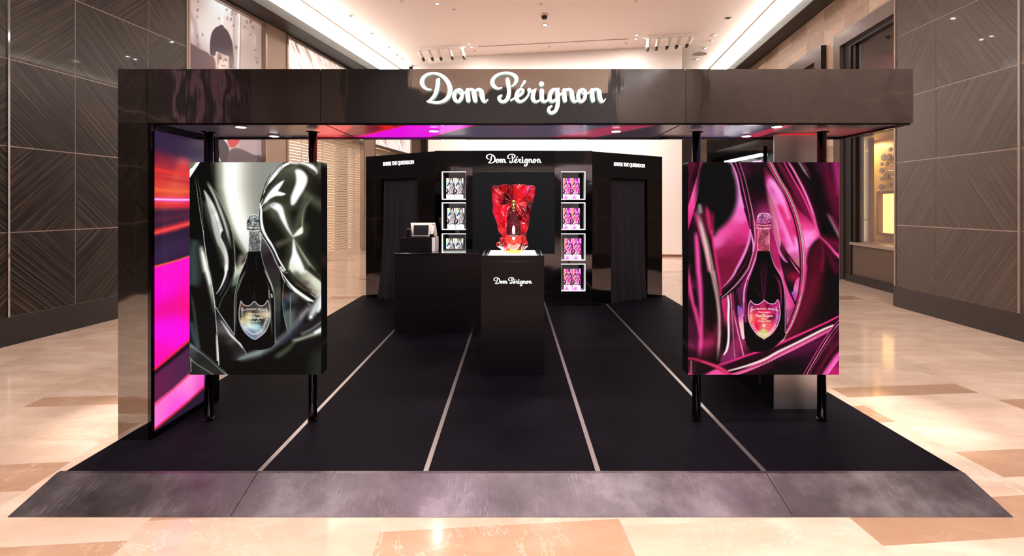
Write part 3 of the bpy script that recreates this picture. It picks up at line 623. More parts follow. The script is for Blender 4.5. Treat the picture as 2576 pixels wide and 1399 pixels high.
    c.rib(['B', (25, 1200, 1), (20, 1340, 1)], (60, 60, 56), 4, .8); c.rib(['A', (862, 1230, 1), (880, 1399, 1)], (74, 74, 66), 4, .8)
    c.rib(['A', (765, 1250, 1), (745, 1399, 2)], (70, 70, 62), 5, .8)
    c.rib(['C', (770, 240, 1), (800, 330, 2), (828, 425, 2)], (62, 58, 44), 5, .8); c.rib(['C', (852, 210, 1), (851, 320, 2), (848, 420, 2)], (90, 88, 72), 4, .7)
    # foil cap
    c.poly(px((627, 580), (655.5, 580), (656.3, 633), (625.5, 633)), ['A', (790, 920, (150, 152, 146)), (830, 960, (84, 86, 84)), (880, 930, (110, 112, 108)), (830, 1050, (98, 100, 96)), (885, 1080, (60, 64, 60)), (800, 1140, (120, 122, 118)), (860, 1150, (86, 90, 88))], 1, smooth=False)
    c.poly(px((624, 548), (630, 541), (642, 539), (649, 542), (652, 560), (654, 578), (648, 583), (634, 582), (622, 579), (621, 566)), ['A', (780, 730, (190, 200, 196)), (820, 720, (130, 140, 140)), (790, 790, (30, 36, 36)), (830, 800, (150, 160, 158)), (860, 760, (40, 46, 46)), (800, 860, (190, 196, 190)), (840, 860, (50, 56, 54)), (880, 730, (150, 158, 156)), (870, 850, (150, 156, 150)), (775, 850, (120, 128, 124))], 1, pw=4)
    c.foil(627, 655, 583, 632, [(26, 28, 28), (60, 64, 62), (190, 194, 188), (150, 154, 148), (230, 232, 228)], 420, 3, .5)
    c.foil(623, 652, 543, 580, [(14, 16, 16), (30, 34, 34), (225, 230, 226), (255, 255, 255), (120, 128, 126)], 150, 7, .7)
    for yy_, cl_ in ((568, (20, 22, 22)), (571, (235, 238, 234)), (575, (24, 26, 26)), (579, (240, 242, 238))): c.rib(px((622, yy_, .7), (637, yy_+2.4, .8), (652, yy_+1, .7)), cl_, 1.4)
    c.rib(px((637, 542, .9), (636, 556, .9), (637, 568, .9)), (235, 240, 236), 1.2); c.rib(px((624, 549, .7), (628, 542.5, .7), (641, 539.5, .7), (649, 543, .7)), (245, 248, 245), 1.2)
    c.rib(px((653.5, 585, 1.2), (655.5, 610, 1.0), (655, 631, .8)), (235, 236, 230), 1.6)
    # shield
    SH = ['C', (680, 435), (712, 480), (760, 498), (800, 485), (848, 442), 'D', (40, 480), (85, 497), (130, 480), (168, 430), (192, 520), (200, 620), (180, 730), (130, 830), (60, 890), 'C', (850, 918), (770, 870), (710, 800), (670, 710), (656, 610), (664, 510)]
    c.poly(SH, ['C', (690, 470, (120, 70, 55)), (740, 530, (58, 50, 48)), (840, 500, (66, 62, 60)), (680, 600, (36, 34, 30)), (760, 620, (205, 175, 120)), (720, 690, (205, 190, 140)), (800, 640, (240, 230, 180)), (830, 690, (60, 70, 50)), (720, 760, (170, 200, 200)), (790, 740, (250, 255, 245)), (850, 740, (210, 235, 235)), (780, 830, (120, 140, 170)), (850, 880, (110, 130, 150)), 'D', (20, 600, (60, 56, 44)), (70, 560, (150, 138, 110)), (110, 500, (60, 54, 56)), (110, 610, (215, 195, 160)), (20, 690, (40, 70, 45)), (90, 690, (16, 18, 14)), (30, 760, (170, 225, 225)), (130, 720, (110, 110, 100)), (60, 830, (150, 160, 170))], 2, pw=4, smooth=False)
    c.rib(SH+['C', (680, 435)], (205, 190, 205), 2)
    for k in range(200):
        a_ = math.pi*(-.10+1.2*random.random()); x = 640+math.cos(a_)*31.5; y = 790+math.sin(a_)*50
        if y > 847: continue
        c.rib([(x+random.uniform(-3, 3), y+random.uniform(-2, 2), .5), (x+random.uniform(-3, 3), y+random.uniform(-3, 3), .4)], (225, 228, 232), 1, .7)
    # corner highlight top left
    c.poly(['A', (20, 20), (180, 20), (35, 240)], W_, 2, smooth=False); c.poly(['A', (20, 20), (125, 20), (30, 145)], (112, 112, 86), 4, smooth=False)
    c.rib(['A', (60, 110, 3), (120, 40, 3)], (40, 44, 30), 6)
    return c

# ---- pink poster artwork
def art_pink():
    c = Cv(1727, 404, 2116, 948, (14, 12, 14)); K = 4.995
    for k, ox, oy in (('E', 1725, 400), ('F', 1915, 400), ('G', 1725, 670), ('H', 1915, 670)): c.frame(k, ox, oy, K)
    HP = (255, 78, 165); LP = (255, 150, 228); DD = (122, 20, 55); MM = (190, 36, 104); RD = (110, 18, 50); WP = (250, 214, 212)
    c.poly(['E', (-20, -20), 'F', (1040, -20), 'H', (1040, 1440), 'G', (-20, 1440)],
           ['E', (200, 200, (10, 10, 10)), (300, 500, 13), (450, 60, (17, 10, 19)), (480, 300, 13), (740, 100, (42, 12, 31)), (900, 300, (10, 10, 10)), (60, 1000, (27, 10, 19)), (230, 1200, (16, 10, 10)), (330, 760, (81, 16, 40)), (960, 500, (40, 10, 25)), (970, 60, (29, 10, 16)),
            'G', (60, 100, (17, 10, 12)), (90, 260, (102, 23, 61)), (250, 250, (10, 10, 10)), (60, 560, (29, 10, 20)), (60, 820, (57, 17, 40)), (120, 980, (81, 19, 47)), (300, 700, (34, 10, 17)), (320, 930, (80, 14, 36)), (260, 1080, (54, 10, 25)), (80, 1080, (27, 10, 19)), (300, 1180, (13, 10, 10)), (330, 500, (10, 10, 10)), (700, 1330, (34, 10, 17)), (960, 1330, (10, 10, 10)),
            'F', (60, 60, (34, 10, 19)), (300, 150, (16, 10, 10)), (400, 300, (40, 10, 19)), (560, 640, (61, 10, 28)), (480, 500, (74, 12, 36)), (700, 200, (10, 10, 10)), (700, 500, (10, 10, 10)), (850, 100, (47, 10, 29)), (930, 500, (68, 12, 34)), (820, 600, (13, 10, 10)), (850, 850, (10, 10, 10)), (960, 700, (57, 10, 31)), (870, 1180, (47, 10, 24)), (950, 1040, (40, 10, 21)), (900, 1330, (20, 10, 12)),
            'H', (700, 60, (47, 10, 20)), (880, 100, (12, 10, 13)), (900, 400, (12, 10, 14)), (640, 400, (57, 10, 23)), (760, 560, (20, 10, 14)), (560, 640, (48, 10, 20)), (420, 840, (40, 10, 17)), (200, 1250, (16, 10, 12)), (400, 1250, (10, 10, 10)), (500, 1150, (34, 10, 24)), (650, 1050, (50, 10, 36)), (300, 1350, 14)], 1, smooth=False)
    c.poly(['E', (20, 20), (190, 20), (120, 260), (60, 500), (20, 600)], ['E', (60, 80, (90, 20, 45)), (150, 60, (40, 8, 20)), (80, 250, (44, 10, 24)), (40, 420, (70, 16, 40)), (120, 200, (24, 8, 14))], 6)
    c.rib(['E', (110, 40, 5), (70, 170, 6), (38, 300, 6)], (96, 18, 50), 16, .8)
    c.poly(['E', (186, 20), (254, 20), (215, 230), (150, 480), (95, 680), (28, 900), (28, 600), (80, 430), (140, 220)], ['E', (210, 60, HP), (170, 250, (255, 70, 158)), (120, 380, (255, 92, 172)), (60, 640, (255, 70, 160)), (40, 800, (210, 40, 115)), (230, 180, (215, 46, 120))], 4, smooth=False)
    c.rib(['E', (450, 90, 60), (430, 200, 30)], (24, 14, 26), 100, .6); c.rib(['E', (740, 60, 30), (740, 200, 26)], (56, 16, 42), 60, .8)
    # glow behind the bottle neck
    c.rib(['E', (990, 760, 70), 'F', (60, 700, 60), (90, 1000, 40)], (170, 40, 104), 150, .9)
    c.rib(['E', (880, 800, 20), (900, 1000, 22), (880, 1200, 20), (840, 1399, 26)], (205, 42, 112), 40, .95)
    c.rib(['G', (860, 0, 30), (790, 130, 40), (740, 260, 40), (700, 330, 30)], (150, 30, 88), 60, .9)
    # centre fold
    c.poly(['E', (540, 20), (575, 60), (640, 220), (680, 420), (740, 660), (800, 860), (812, 890), (795, 1040), (745, 1180), (660, 1360), 'G', (560, 170), (436, 305), (400, 100), 'E', (395, 1399), (355, 1150), (335, 1060), (335, 900), (400, 700), (500, 300)],
           ['E', (640, 300, LP), (680, 520, LP), (720, 640, (250, 100, 190)), (690, 740, (250, 110, 195)), (620, 850, (235, 75, 152)), (540, 940, (240, 80, 158)), (430, 1010, (240, 90, 165)), (370, 1060, (240, 95, 180)), (710, 880, (224, 56, 140)), (780, 860, (220, 50, 130)), (640, 980, (196, 40, 108)), (560, 1060, (170, 34, 90)), (500, 1160, (150, 26, 74)), (540, 1300, (124, 18, 52)), (430, 1300, (120, 18, 50)), (650, 1200, (140, 24, 66)), (420, 1180, (160, 30, 84)), 'G', (480, 120, DD), (430, 220, DD)], 4, smooth=False, pw=4)
    c.poly(['E', (200, 40), (555, 40), (600, 150), (640, 300), (650, 430), (640, 560), (590, 700), (510, 810), (420, 890), (350, 960), (320, 800), (250, 560), (140, 560)], (13, 12, 13), 44)
    c.rib(['E', (812, 890, 5), (800, 1010, 12), (755, 1150, 14), (690, 1290, 14), (640, 1380, 12), 'G', (590, 130, 12), (510, 230, 8), (436, 305, 5)], LP, 16, .95)
    c.rib(['E', (565, 40, 5), (625, 160, 6), (660, 290, 6), (685, 430, 5), (730, 610, 3)], LP, 12, .95)
    # dark band with thin chrome lines to its right
    c.rib(['E', (650, 90, 10), (710, 300, 14), (760, 520, 16), (800, 700, 14), (830, 860, 10)], (38, 9, 22), 10)
    c.rib(['E', (830, 900, 6), (840, 1020, 18), (800, 1170, 26), (740, 1310, 32), 'G', (690, 70, 36), (610, 180, 36), (520, 270, 34), (440, 330, 30)], (30, 8, 18), 10)
    c.rib(['E', (820, 1050, 3), (790, 1220, 4), (720, 1360, 5), 'G', (640, 120, 5), (540, 230, 5), (450, 310, 4)], (120, 24, 56), 8, .9)
    c.rib(['E', (622, 40, 4), (680, 190, 4), (725, 380, 5), (765, 560, 5), (800, 720, 4), (812, 850, 3)], (255, 96, 180), 8)
    c.rib(['E', (675, 40, 4), (735, 220, 4), (780, 400, 4), (830, 620, 5), (862, 800, 6), (872, 950, 6), (868, 1080, 6), (840, 1200, 6), (800, 1330, 6), 'G', (790, 30, 6), (720, 130, 6), (630, 240, 6), (530, 330, 5), (450, 402, 4)], (222, 120, 160), 6)
    c.rib(['E', (800, 500, 1), (850, 740, 1.5), (866, 950, 1.5), (858, 1120, 1.5), (810, 1310, 1.5), 'G', (710, 125, 1.5), (560, 300, 1.5), (450, 395, 1)], (250, 215, 215), 4)
    c.rib(['G', (830, 0, 3), (770, 90, 4), (690, 200, 4), (590, 300, 4), (450, 415, 3)], (26, 6, 14), 6)
    c.rib(['E', (812, 890, 3), (835, 990, 10), (850, 1080, 10), (845, 1160, 7)], LP, 9)
    # lower left block
    c.poly(['G', (440, 425), (520, 375), (600, 310), (690, 250), (740, 330), (722, 600), (760, 1000), (830, 1140), (600, 1210), (420, 1270), (440, 900)],
           ['G', (470, 470, (200, 44, 108)), (470, 600, (170, 36, 92)), (520, 700, (150, 30, 80)), (470, 760, 20), (480, 900, 12), (500, 430, (190, 40, 100)), (600, 500, (60, 14, 36)), (640, 420, (40, 10, 24)), (680, 400, (90, 30, 70)), (620, 800, (110, 26, 66)), (650, 1000, (150, 34, 90)), (520, 1180, (120, 34, 80)), (740, 1120, (100, 26, 60)), (790, 1080, (60, 16, 36)), (600, 1190, (150, 40, 100))], 3, smooth=False)
    c.rib(['G', (470, 500, 20), (500, 600, 20), (520, 680, 10)], (200, 40, 105), 24, .9)
    c.rib(['G', (620, 300, 14), (640, 460, 12), (650, 640, 8)], (26, 8, 16), 12)
    c.rib(['G', (590, 360, 10), (610, 600, 12), (640, 800, 12), (680, 980, 10), (720, 1120, 8)], (150, 30, 80), 12)
    c.rib(['G', (600, 560, 5), (640, 760, 7), (690, 950, 7), (735, 1140, 5)], (235, 90, 150), 7); c.rib(['G', (620, 650, 2), (670, 880, 3), (725, 1130, 2)], (250, 225, 225), 5)
    c.rib(['G', (565, 340, 5), (578, 520, 6), (592, 700, 7), (600, 880, 7), (605, 1040, 6), (618, 1150, 4)], (205, 160, 165), 7); c.rib(['G', (585, 520, 2), (600, 800, 3), (604, 1100, 2)], (90, 20, 48), 5)
    c.rib(['G', (480, 760, 14), (492, 900, 22), (485, 1020, 22), (470, 1090, 10)], (14, 12, 13), 20)
    c.rib(['G', (528, 365, 6), (540, 480, 13), (535, 640, 13), (540, 820, 13), (535, 950, 14), (515, 1050, 14), (480, 1112, 8)], (255, 236, 236), 10)
    c.rib(['G', (668, 300, 2), (680, 380, 3), (692, 470, 2)], (150, 50, 110), 5, .8)
    c.poly(['G', (650, 530), (665, 485), (690, 530), (700, 490), (715, 560), (735, 660), (752, 780), (748, 880), (722, 922), (700, 880), (680, 780), (660, 660)], ['G', (670, 520, (120, 80, 200)), (700, 540, (190, 90, 190)), (680, 620, (150, 60, 150)), (710, 650, (250, 150, 190)), (700, 760, (255, 190, 200)), (735, 800, (255, 200, 210)), (720, 900, (255, 210, 220))], 4)
    c.rib(['G', (680, 890, 4), (700, 960, 5), (740, 1010, 4), (800, 1030, 2)], (140, 50, 70), 5, .8); c.poly(['G', (745, 900), (775, 940), (795, 985), (770, 990)], (150, 12, 50), 8)
    # left streaks
    c.rib(['G', (330, 860, 50), (260, 1050, 50), (400, 780, 16)], (104, 20, 50), 80, .9)
    c.rib(['G', (80, 980, 20), (190, 980, 30), (310, 960, 14)], (170, 34, 92), 70, .9)
    c.rib(['G', (50, 700, 20), (80, 900, 20), (140, 980, 20)], (70, 22, 46), 70, .8)
    c.rib(['E', (262, 580, 8), (280, 700, 22), (305, 830, 26), (322, 930, 16)], (215, 42, 110), 26, .95, (.2, 0)); c.rib(['E', (320, 640, 16), (335, 760, 20), (325, 880, 8)], (130, 24, 60), 30, .8, (.3, 0))
    c.rib(['E', (320, 900, 8), (335, 1000, 10), (350, 1110, 10), (375, 1240, 16), (400, 1399, 16), 'G', (410, 100, 14), (430, 240, 12), (440, 360, 10)], (214, 38, 106), 18, .95)
    c.rib(['E', (118, 690, 10), (165, 850, 16), (210, 1000, 16), (260, 1180, 14), (285, 1399, 12)], (190, 40, 108), 22, .9)
    c.rib(['E', (125, 900, 10), (138, 1040, 22), (150, 1200, 26), (160, 1399, 26), 'G', (172, 150, 24), (186, 350, 20), (195, 600, 16), (194, 850, 16), (185, 1000, 18), (170, 1160, 12)], HP, 30, .97, (.05, .1))
    c.rib(['E', (60, 1300, 8), 'G', (40, 60, 10), (50, 240, 18), (85, 420, 22), (130, 600, 20), (165, 760, 16), (188, 920, 10)], (246, 66, 146), 26, .9, (.2, .1))
    c.rib(['G', (110, 300, 14), (130, 480, 8)], (10, 9, 10), 26, .9)
    c.rib(['E', (128, 600, 8), (165, 740, 20), (205, 880, 28), (250, 1060, 34), (290, 1240, 34), (325, 1399, 30), 'G', (340, 80, 28), (370, 230, 24), (400, 400, 20), (420, 580, 19), (428, 760, 19), (422, 940, 17), (410, 1080, 15), (398, 1210, 12)], (226, 190, 184), 22, .96, (.12, .12))
    c.rib(['E', (175, 590, 12), (185, 660, 14)], (170, 172, 168), 30, .8)
    c.rib(['E', (190, 700, 3), (235, 900, 5), (290, 1120, 6), (330, 1399, 7), 'G', (385, 280, 8), (435, 560, 8), (440, 800, 8)], (150, 70, 88), 12, .7)
    c.rib(['G', (436, 420, 8), (458, 620, 12), (455, 860, 12), (440, 1080, 12), (425, 1220, 10)], (40, 10, 22), 12, .95); c.rib(['G', (300, 640, 20), (320, 800, 12)], (12, 10, 12), 40, .8)
    # right: inner folds
    c.poly(['F', (40, 110), (120, 190), (240, 370), (340, 560), (430, 780), (490, 980), (515, 1170), (515, 1399), (430, 1330), (340, 1220), (250, 1050), (180, 1120), (150, 900), (110, 600), (60, 330)],
           ['F', (60, 180, (90, 20, 50)), (90, 250, (225, 60, 140)), (150, 310, LP), (200, 420, (255, 130, 215)), (230, 520, LP), (280, 520, (235, 60, 140)), (270, 640, (230, 46, 112)), (340, 680, (228, 50, 118)), (90, 420, (160, 40, 100)), (130, 560, (190, 60, 110)), (200, 740, (235, 80, 160)), (260, 800, (245, 90, 170)), (380, 800, (225, 56, 130)), (420, 900, (206, 40, 100)), (330, 920, (248, 96, 172)), (370, 1020, LP), (420, 1130, LP), (480, 1200, (235, 100, 180)), (300, 1050, (230, 70, 148)), (250, 960, (222, 54, 130)), (470, 1330, (190, 120, 120)), (400, 1250, (200, 70, 130))], 30, pw=4)
    c.rib(['F', (60, 300, 3), (150, 500, 8), (220, 680, 12), (290, 850, 18), (350, 1000, 24), (400, 1100, 20)], (252, 140, 218), 34, .85, (.1, .1))
    c.rib(['F', (200, 560, 3), (290, 760, 6), (360, 920, 8), (430, 1120, 5)], (222, 40, 110), 24, .75, (.1, .2))
    c.rib(['F', (110, 270, 3), (200, 380, 14), (260, 500, 20), (310, 640, 10), (350, 740, 4)], (255, 152, 226), 34, .9)
    c.rib(['F', (410, 740, 4), (455, 900, 8), (485, 1060, 9), (500, 1250, 6)], (222, 40, 105), 10, .8)
    c.rib(['F', (70, 380, 10), (120, 540, 18), (165, 720, 20), (190, 880, 20), (210, 1020, 14), (245, 1160, 5)], (196, 120, 134), 34, .8, (.2, 0))
    c.rib(['F', (180, 760, 4), (210, 900, 5), (232, 1040, 5), (250, 1150, 4)], (245, 150, 200), 10, .9)
    c.poly(['F', (245, 1075), (290, 1120), (360, 1220), (440, 1330), (520, 1399), 'H', (510, 150), (490, 350), (455, 500), (430, 560), (380, 440), (330, 300), (270, 60), 'F', (225, 1220)], ['F', (280, 1140, (90, 20, 44)), (270, 1240, (40, 10, 22)), (340, 1300, (24, 8, 14)), 'H', (320, 60, (56, 20, 34)), (390, 150, (150, 16, 52)), (430, 110, (160, 18, 50)), (350, 220, 16), (400, 450, 16), (450, 40, (30, 8, 18))], 6, smooth=False)
    c.rib(['F', (345, 1235, 2), (390, 1300, 5), (440, 1380, 6), 'H', (440, 20, 6), (480, 80, 6), (510, 132, 5)], HP, 8); c.rib(['F', (380, 1290, 1), 'H', (450, 40, 2), (508, 125, 1)], (255, 200, 230), 4)
    c.rib(['F', (420, 1180, 14), (460, 1280, 18), (500, 1360, 16)], (190, 110, 130), 22, .8)
    c.poly(['H', (410, 250), (440, 170), (480, 140), (510, 180), (500, 330), (458, 490), (420, 430), (378, 325), (400, 322)], ['H', (450, 190, (225, 90, 170)), (430, 290, (235, 120, 180)), (490, 240, (240, 110, 160)), (395, 340, (140, 70, 190)), (440, 390, (225, 60, 150)), (480, 360, (240, 110, 150)), (430, 450, (150, 60, 180))], 5)
    c.rib(['H', (385, 330, 2), (415, 322, 3), (430, 290, 2)], (235, 160, 235), 4, .9)
    c.rib(['H', (370, 330, 4), (410, 440, 8), (440, 520, 6)], (30, 8, 20), 6)
    c.rib(['F', (170, 1010, 5), (200, 1100, 12), (240, 1190, 14), (290, 1265, 12), (330, 1300, 3)], (250, 130, 214), 14, .95)
    # pink band next to the bottle
    c.poly(['F', (105, 860), (130, 880), (175, 1010), (205, 1100), (235, 1260), (265, 1399), 'H', (300, 200), (345, 330), (395, 440), (440, 560), (380, 700), (300, 845), (292, 400), (215, 160), (155, 0), 'F', (120, 1200)],
           ['F', (120, 950, (150, 30, 86)), (150, 1100, (180, 36, 98)), (190, 1300, (180, 32, 96)), (230, 1360, (165, 28, 88)), 'H', (210, 30, (200, 50, 122)), (250, 60, (245, 90, 160)), (270, 200, (238, 70, 146)), (310, 360, (236, 74, 150)), (330, 480, (245, 110, 180)), (390, 470, (214, 46, 120)), (340, 600, (200, 70, 140)), (310, 700, (250, 130, 200)), (390, 600, (120, 62, 88)), (350, 720, (150, 70, 110))], 3, smooth=False, pw=4)
    c.rib(['F', (150, 900, 3), (185, 1030, 4), (225, 1180, 4)], (250, 100, 180), 8, .8)
    c.rib(['H', (300, 200, 3), (350, 340, 5), (400, 450, 6), (440, 560, 5)], (240, 80, 150), 8, .9)
    # right fan of pink light
    c.rib(['F', (480, 380, 20), (520, 560, 26), (640, 780, 24), (700, 920, 12)], (100, 16, 48), 70, .8)
    c.rib(['F', (220, 50, 10), (370, 300, 18), (500, 520, 20), (620, 740, 16), (710, 940, 6)], (112, 20, 54), 40, .95)
    c.poly(['F', (420, 590), (480, 650), (560, 720), (640, 800), (700, 880), (735, 960), (750, 988), (690, 1020), (630, 1080), (590, 1160), (570, 1280), (558, 1399), (535, 1399), (530, 1200), (505, 1000), (470, 820)],
           ['F', (450, 640, (150, 26, 74)), (500, 720, (196, 36, 100)), (560, 770, (200, 40, 108)), (520, 840, (240, 70, 150)), (600, 860, (235, 66, 140)), (570, 930, (255, 130, 210)), (620, 960, (255, 155, 230)), (700, 960, (255, 100, 180)), (560, 1050, (255, 165, 235)), (600, 1060, (250, 110, 190)), (560, 1180, (240, 90, 170)), (556, 1320, (214, 60, 134))], 26, pw=4)
    c.rib(['H', (690, -60, 50), (680, 100, 60), (640, 260, 70), (560, 480, 70), (460, 700, 60), (340, 880, 40)], (98, 15, 38), 90, .95)
    c.rib(['F', (740, 1010, 6), (700, 1130, 40), (670, 1300, 50), (660, 1399, 50)], (74, 12, 30), 60, .9); c.rib(['F', (748, 1000, 2), (775, 1150, 10), (770, 1300, 14), (760, 1399, 14)], (120, 18, 52), 26, .8)
    c.rib(['F', (755, 1000, 3), (830, 1120, 16), (900, 1300, 26), (950, 1399, 26)], (84, 12, 38), 50, .8)
    c.rib(['F', (760, 985, 4), (860, 1040, 22), (985, 1090, 44)], (118, 18, 50), 60, .85)
    c.rib(['F', (742, 980, 4), (810, 1045, 8), (880, 1120, 12), (930, 1180, 16), (990, 1235, 22)], (255, 84, 165), 16)
    c.rib(['F', (285, 40, 6), (350, 160, 8), (440, 320, 9), (530, 480, 9), (600, 640, 9), (660, 790, 8), (718, 950, 4)], (250, 60, 142), 12)
    c.rib(['F', (340, 40, 8), (400, 130, 10), (470, 260, 11), (540, 400, 12), (600, 540, 12), (650, 680, 11), (690, 830, 8), (728, 965, 4)], (255, 96, 172), 14); c.rib(['F', (360, 70, 3), (470, 260, 5), (570, 470, 5), (650, 690, 4)], LP, 10, .8)
    c.rib(['F', (800, 60, 20), (860, 300, 40), (940, 500, 50), (990, 680, 40)], (98, 16, 46), 90, .9)
    c.rib(['F', (940, 50, 20), (965, 200, 24), (995, 420, 20)], (176, 40, 112), 60, .9); c.rib(['F', (990, 200, 4), (998, 330, 6)], (235, 80, 150), 20, .8)
    c.rib(['F', (720, 60, 20), (740, 140, 20)], (60, 18, 46), 60, .7)
    c.rib(['F', (470, 40, 8), (540, 150, 10), (600, 230, 8), (635, 275, 3)], (160, 140, 142), 10, .9, (0, .4)); c.rib(['F', (520, 40, 8), (570, 120, 9), (630, 230, 5)], (120, 24, 66), 14, .8, (0, .4)); c.rib(['F', (490, 40, 2), (560, 150, 2)], (245, 225, 228), 5, .8)
    c.rib(['F', (820, 670, 5), (870, 750, 14), (930, 860, 20), (998, 980, 24)], (160, 128, 130), 22, .92, (.2, 0)); c.rib(['F', (860, 690, 6), (930, 800, 14), (998, 930, 16)], (120, 22, 60), 26, .8, (.2, 0))
    # long chrome curve
    P1 = [(110, 40), (220, 255), (330, 440), (415, 640), (475, 840), (512, 1040), (530, 1220), (534, 1399)]; P2 = [(530, 0), (524, 160), (505, 320), (470, 470), (420, 620), (350, 780), (240, 930), (110, 1030)]
    def off(dx, w1): return ['F']+[(x+dx, y, w1) for x, y in P1]+['H']+[(x+dx*.8, y+dx*-.1, w1) for x, y in P2[1:]]
    c.rib(off(-42, 9), (40, 8, 22), 8); c.rib(off(-24, 7), (232, 48, 118), 7); c.rib(off(-10, 4), (60, 12, 30), 5)
    c.rib(off(0, 5), WP, 5); c.rib(off(11, 2.2), (70, 14, 34), 4); c.rib(off(17, 3), (246, 190, 190), 5); c.rib(off(27, 4), (240, 50, 120), 7, .9)
    c.rib(['F', (60, 40, 2), (150, 190, 3), (240, 350, 3), (330, 530, 2)], (176, 120, 128), 5, .9, (0, .3))
    c.rib(['H', (556, 0, 14), (545, 150, 14), (525, 300, 10), (500, 420, 5)], (222, 64, 142), 20, .9, (0, .2))
    c.rib(['H', (300, 870, 10), (260, 930, 20), (180, 1000, 10)], (240, 200, 200), 14, .9)
    # crossing bars
    c.rib(['H', (100, 1150, 30), (300, 1080, 60), (520, 1020, 60), (740, 950, 40)], (92, 16, 62), 80, .9); c.rib(['G', (700, 1320, 20), (900, 1280, 40), 'H', (100, 1240, 30)], (64, 10, 36), 60, .9)
    c.rib(['G', (420, 1300, 24), (600, 1235, 30), (800, 1165, 36), (999, 1095, 40), 'H', (200, 1040, 40), (400, 940, 38), (600, 845, 36), (800, 740, 30), (990, 640, 24)], (40, 9, 22), 6)
    c.rib(['G', (380, 1250, 6), (600, 1180, 9), (800, 1110, 11), (999, 1045, 14), 'H', (200, 985, 13), (400, 895, 13), (600, 805, 12), (800, 715, 11), (980, 625, 10)], (236, 46, 128), 8)
    c.rib(['G', (400, 1262, 2), (700, 1165, 2), (999, 1065, 3), 'H', (250, 985, 2), (600, 822, 2), (850, 705, 2)], (120, 20, 56), 4)
    c.rib(['G', (520, 1370, 10), (700, 1330, 20), (900, 1240, 30), 'H', (0, 1205, 30), (200, 1120, 30), (400, 1030, 28), (600, 930, 26), (800, 830, 22), (880, 790, 16)], (226, 80, 142), 8)
    c.rib(['G', (500, 1322, 6), (650, 1285, 11), (800, 1240, 13), (999, 1165, 14), 'H', (200, 1080, 14), (400, 985, 14), (600, 885, 14), (780, 795, 14), (900, 745, 12)], (252, 224, 222), 11)
    c.rib(['G', (560, 1345, 2), (800, 1275, 3), (999, 1195, 3), 'H', (300, 1060, 3), (600, 910, 3), (860, 785, 3)], (70, 20, 36), 4); c.rib(['G', (640, 1360, 2), (999, 1225, 3), 'H', (300, 1095, 3), (700, 890, 2)], (250, 190, 205), 5)
    # arch in the lower left corner
    c.poly(['G', (15, 1330), (120, 1365), (200, 1370), (300, 1320), (420, 1290), (520, 1330), (560, 1385), (15, 1385)], ['G', (60, 1365, (235, 60, 120)), (250, 1365, (235, 80, 150)), (400, 1330, (240, 90, 165)), (480, 1350, (235, 70, 140)), (160, 1372, (200, 40, 100))], 18)
    c.poly(['G', (15, 1180), (150, 1210), (300, 1260), (330, 1300), (200, 1360), (15, 1320)], ['G', (60, 1230, (60, 14, 30)), (150, 1290, 16), (250, 1290, (30, 10, 18)), (60, 1300, (100, 22, 48))], 20)
    c.rib(['G', (15, 1155, 12), (120, 1170, 15), (240, 1205, 18), (370, 1255, 24), (470, 1305, 26), (540, 1350, 22), (575, 1385, 14)], (196, 36, 84), 16); c.rib(['G', (200, 1200, 3), (340, 1240, 4), (450, 1290, 5), (530, 1350, 4)], (240, 90, 130), 10, .8)
    # right crossing band
    c.poly(['H', (520, 1380), (620, 1200), (760, 970), (900, 770), (1000, 640), (1000, 1380)], ['H', (600, 1330, (30, 8, 18)), (760, 1100, (60, 12, 32)), (860, 960, (90, 16, 48)), (950, 860, (60, 12, 34)), (700, 1330, (56, 10, 30)), (820, 1200, (30, 6, 16)), (960, 1000, (36, 8, 20)), (900, 1340, (190, 30, 100)), (970, 1250, (150, 22, 80)), (940, 1330, (205, 34, 112))], 4, smooth=False)
    c.rib(['H', (520, 1380, 4), (620, 1205, 5), (750, 985, 5), (880, 790, 5), (1000, 645, 4)], (226, 66, 140), 6); c.rib(['H', (560, 1380, 4), (660, 1200, 4), (790, 980, 4), (900, 810, 4), (1000, 700, 4)], (250, 170, 205), 5)
    c.rib(['H', (540, 1380, 4), (640, 1200, 5), (780, 970, 4), (940, 750, 4)], (30, 6, 16), 5); c.rib(['H', (590, 1380, 3), (700, 1180, 4), (840, 960, 4), (1000, 740, 3)], (200, 60, 110), 6, .9)
    c.rib(['H', (690, 1380, 10), (790, 1200, 14), (900, 1040, 16), (1000, 920, 16)], (104, 16, 46), 22, .9)
    c.rib(['H', (790, 1370, 20), (870, 1260, 26), (940, 1160, 26), (1000, 1090, 24)], (255, 92, 182), 30); c.rib(['H', (840, 1340, 4), (960, 1170, 5)], LP, 14, .8)
    # bottle
    def px(*q): return [tuple(v) for v in q]
    c.poly(px((1905, 632), (1902, 650), (1893, 675), (1882, 700), (1873, 725), (1870, 750), (1870, 800), (1876, 860), (1900, 885), (1935, 880), (1960, 862), (1977, 838), (1977, 770), (1974, 730), (1965, 698), (1947, 668), (1937, 632)), (10, 8, 10), 1.2)
    c.rib(px((1904.5, 633, .8), (1900, 655, 1.6), (1889, 684, 3), (1878, 712, 3.4), (1874, 740, 3), (1873.5, 775, 2.4), (1875, 810, 1.4)), (190, 50, 130), 2.2, .95)
    c.rib(px((1903, 640, .6), (1893, 670, 1), (1880, 702, 1.2), (1873, 730, 1), (1871.5, 760, .8)), (245, 160, 235), 1.2)
    c.rib(px((1904.5, 633, .5), (1899, 656, .5), (1887, 687, .5), (1874, 718, .5), (1870, 745, .6), (1870, 797, .6)), (255, 205, 245), 1)
    c.rib(px((1884, 700, .5), (1877, 735, .8), (1877, 770, .8), (1879, 810, .5)), (235, 60, 140), 1.2, .9); c.rib(px((1880, 705, .8), (1875.8, 740, .8), (1875.8, 790, .8)), (30, 8, 20), 1.2)
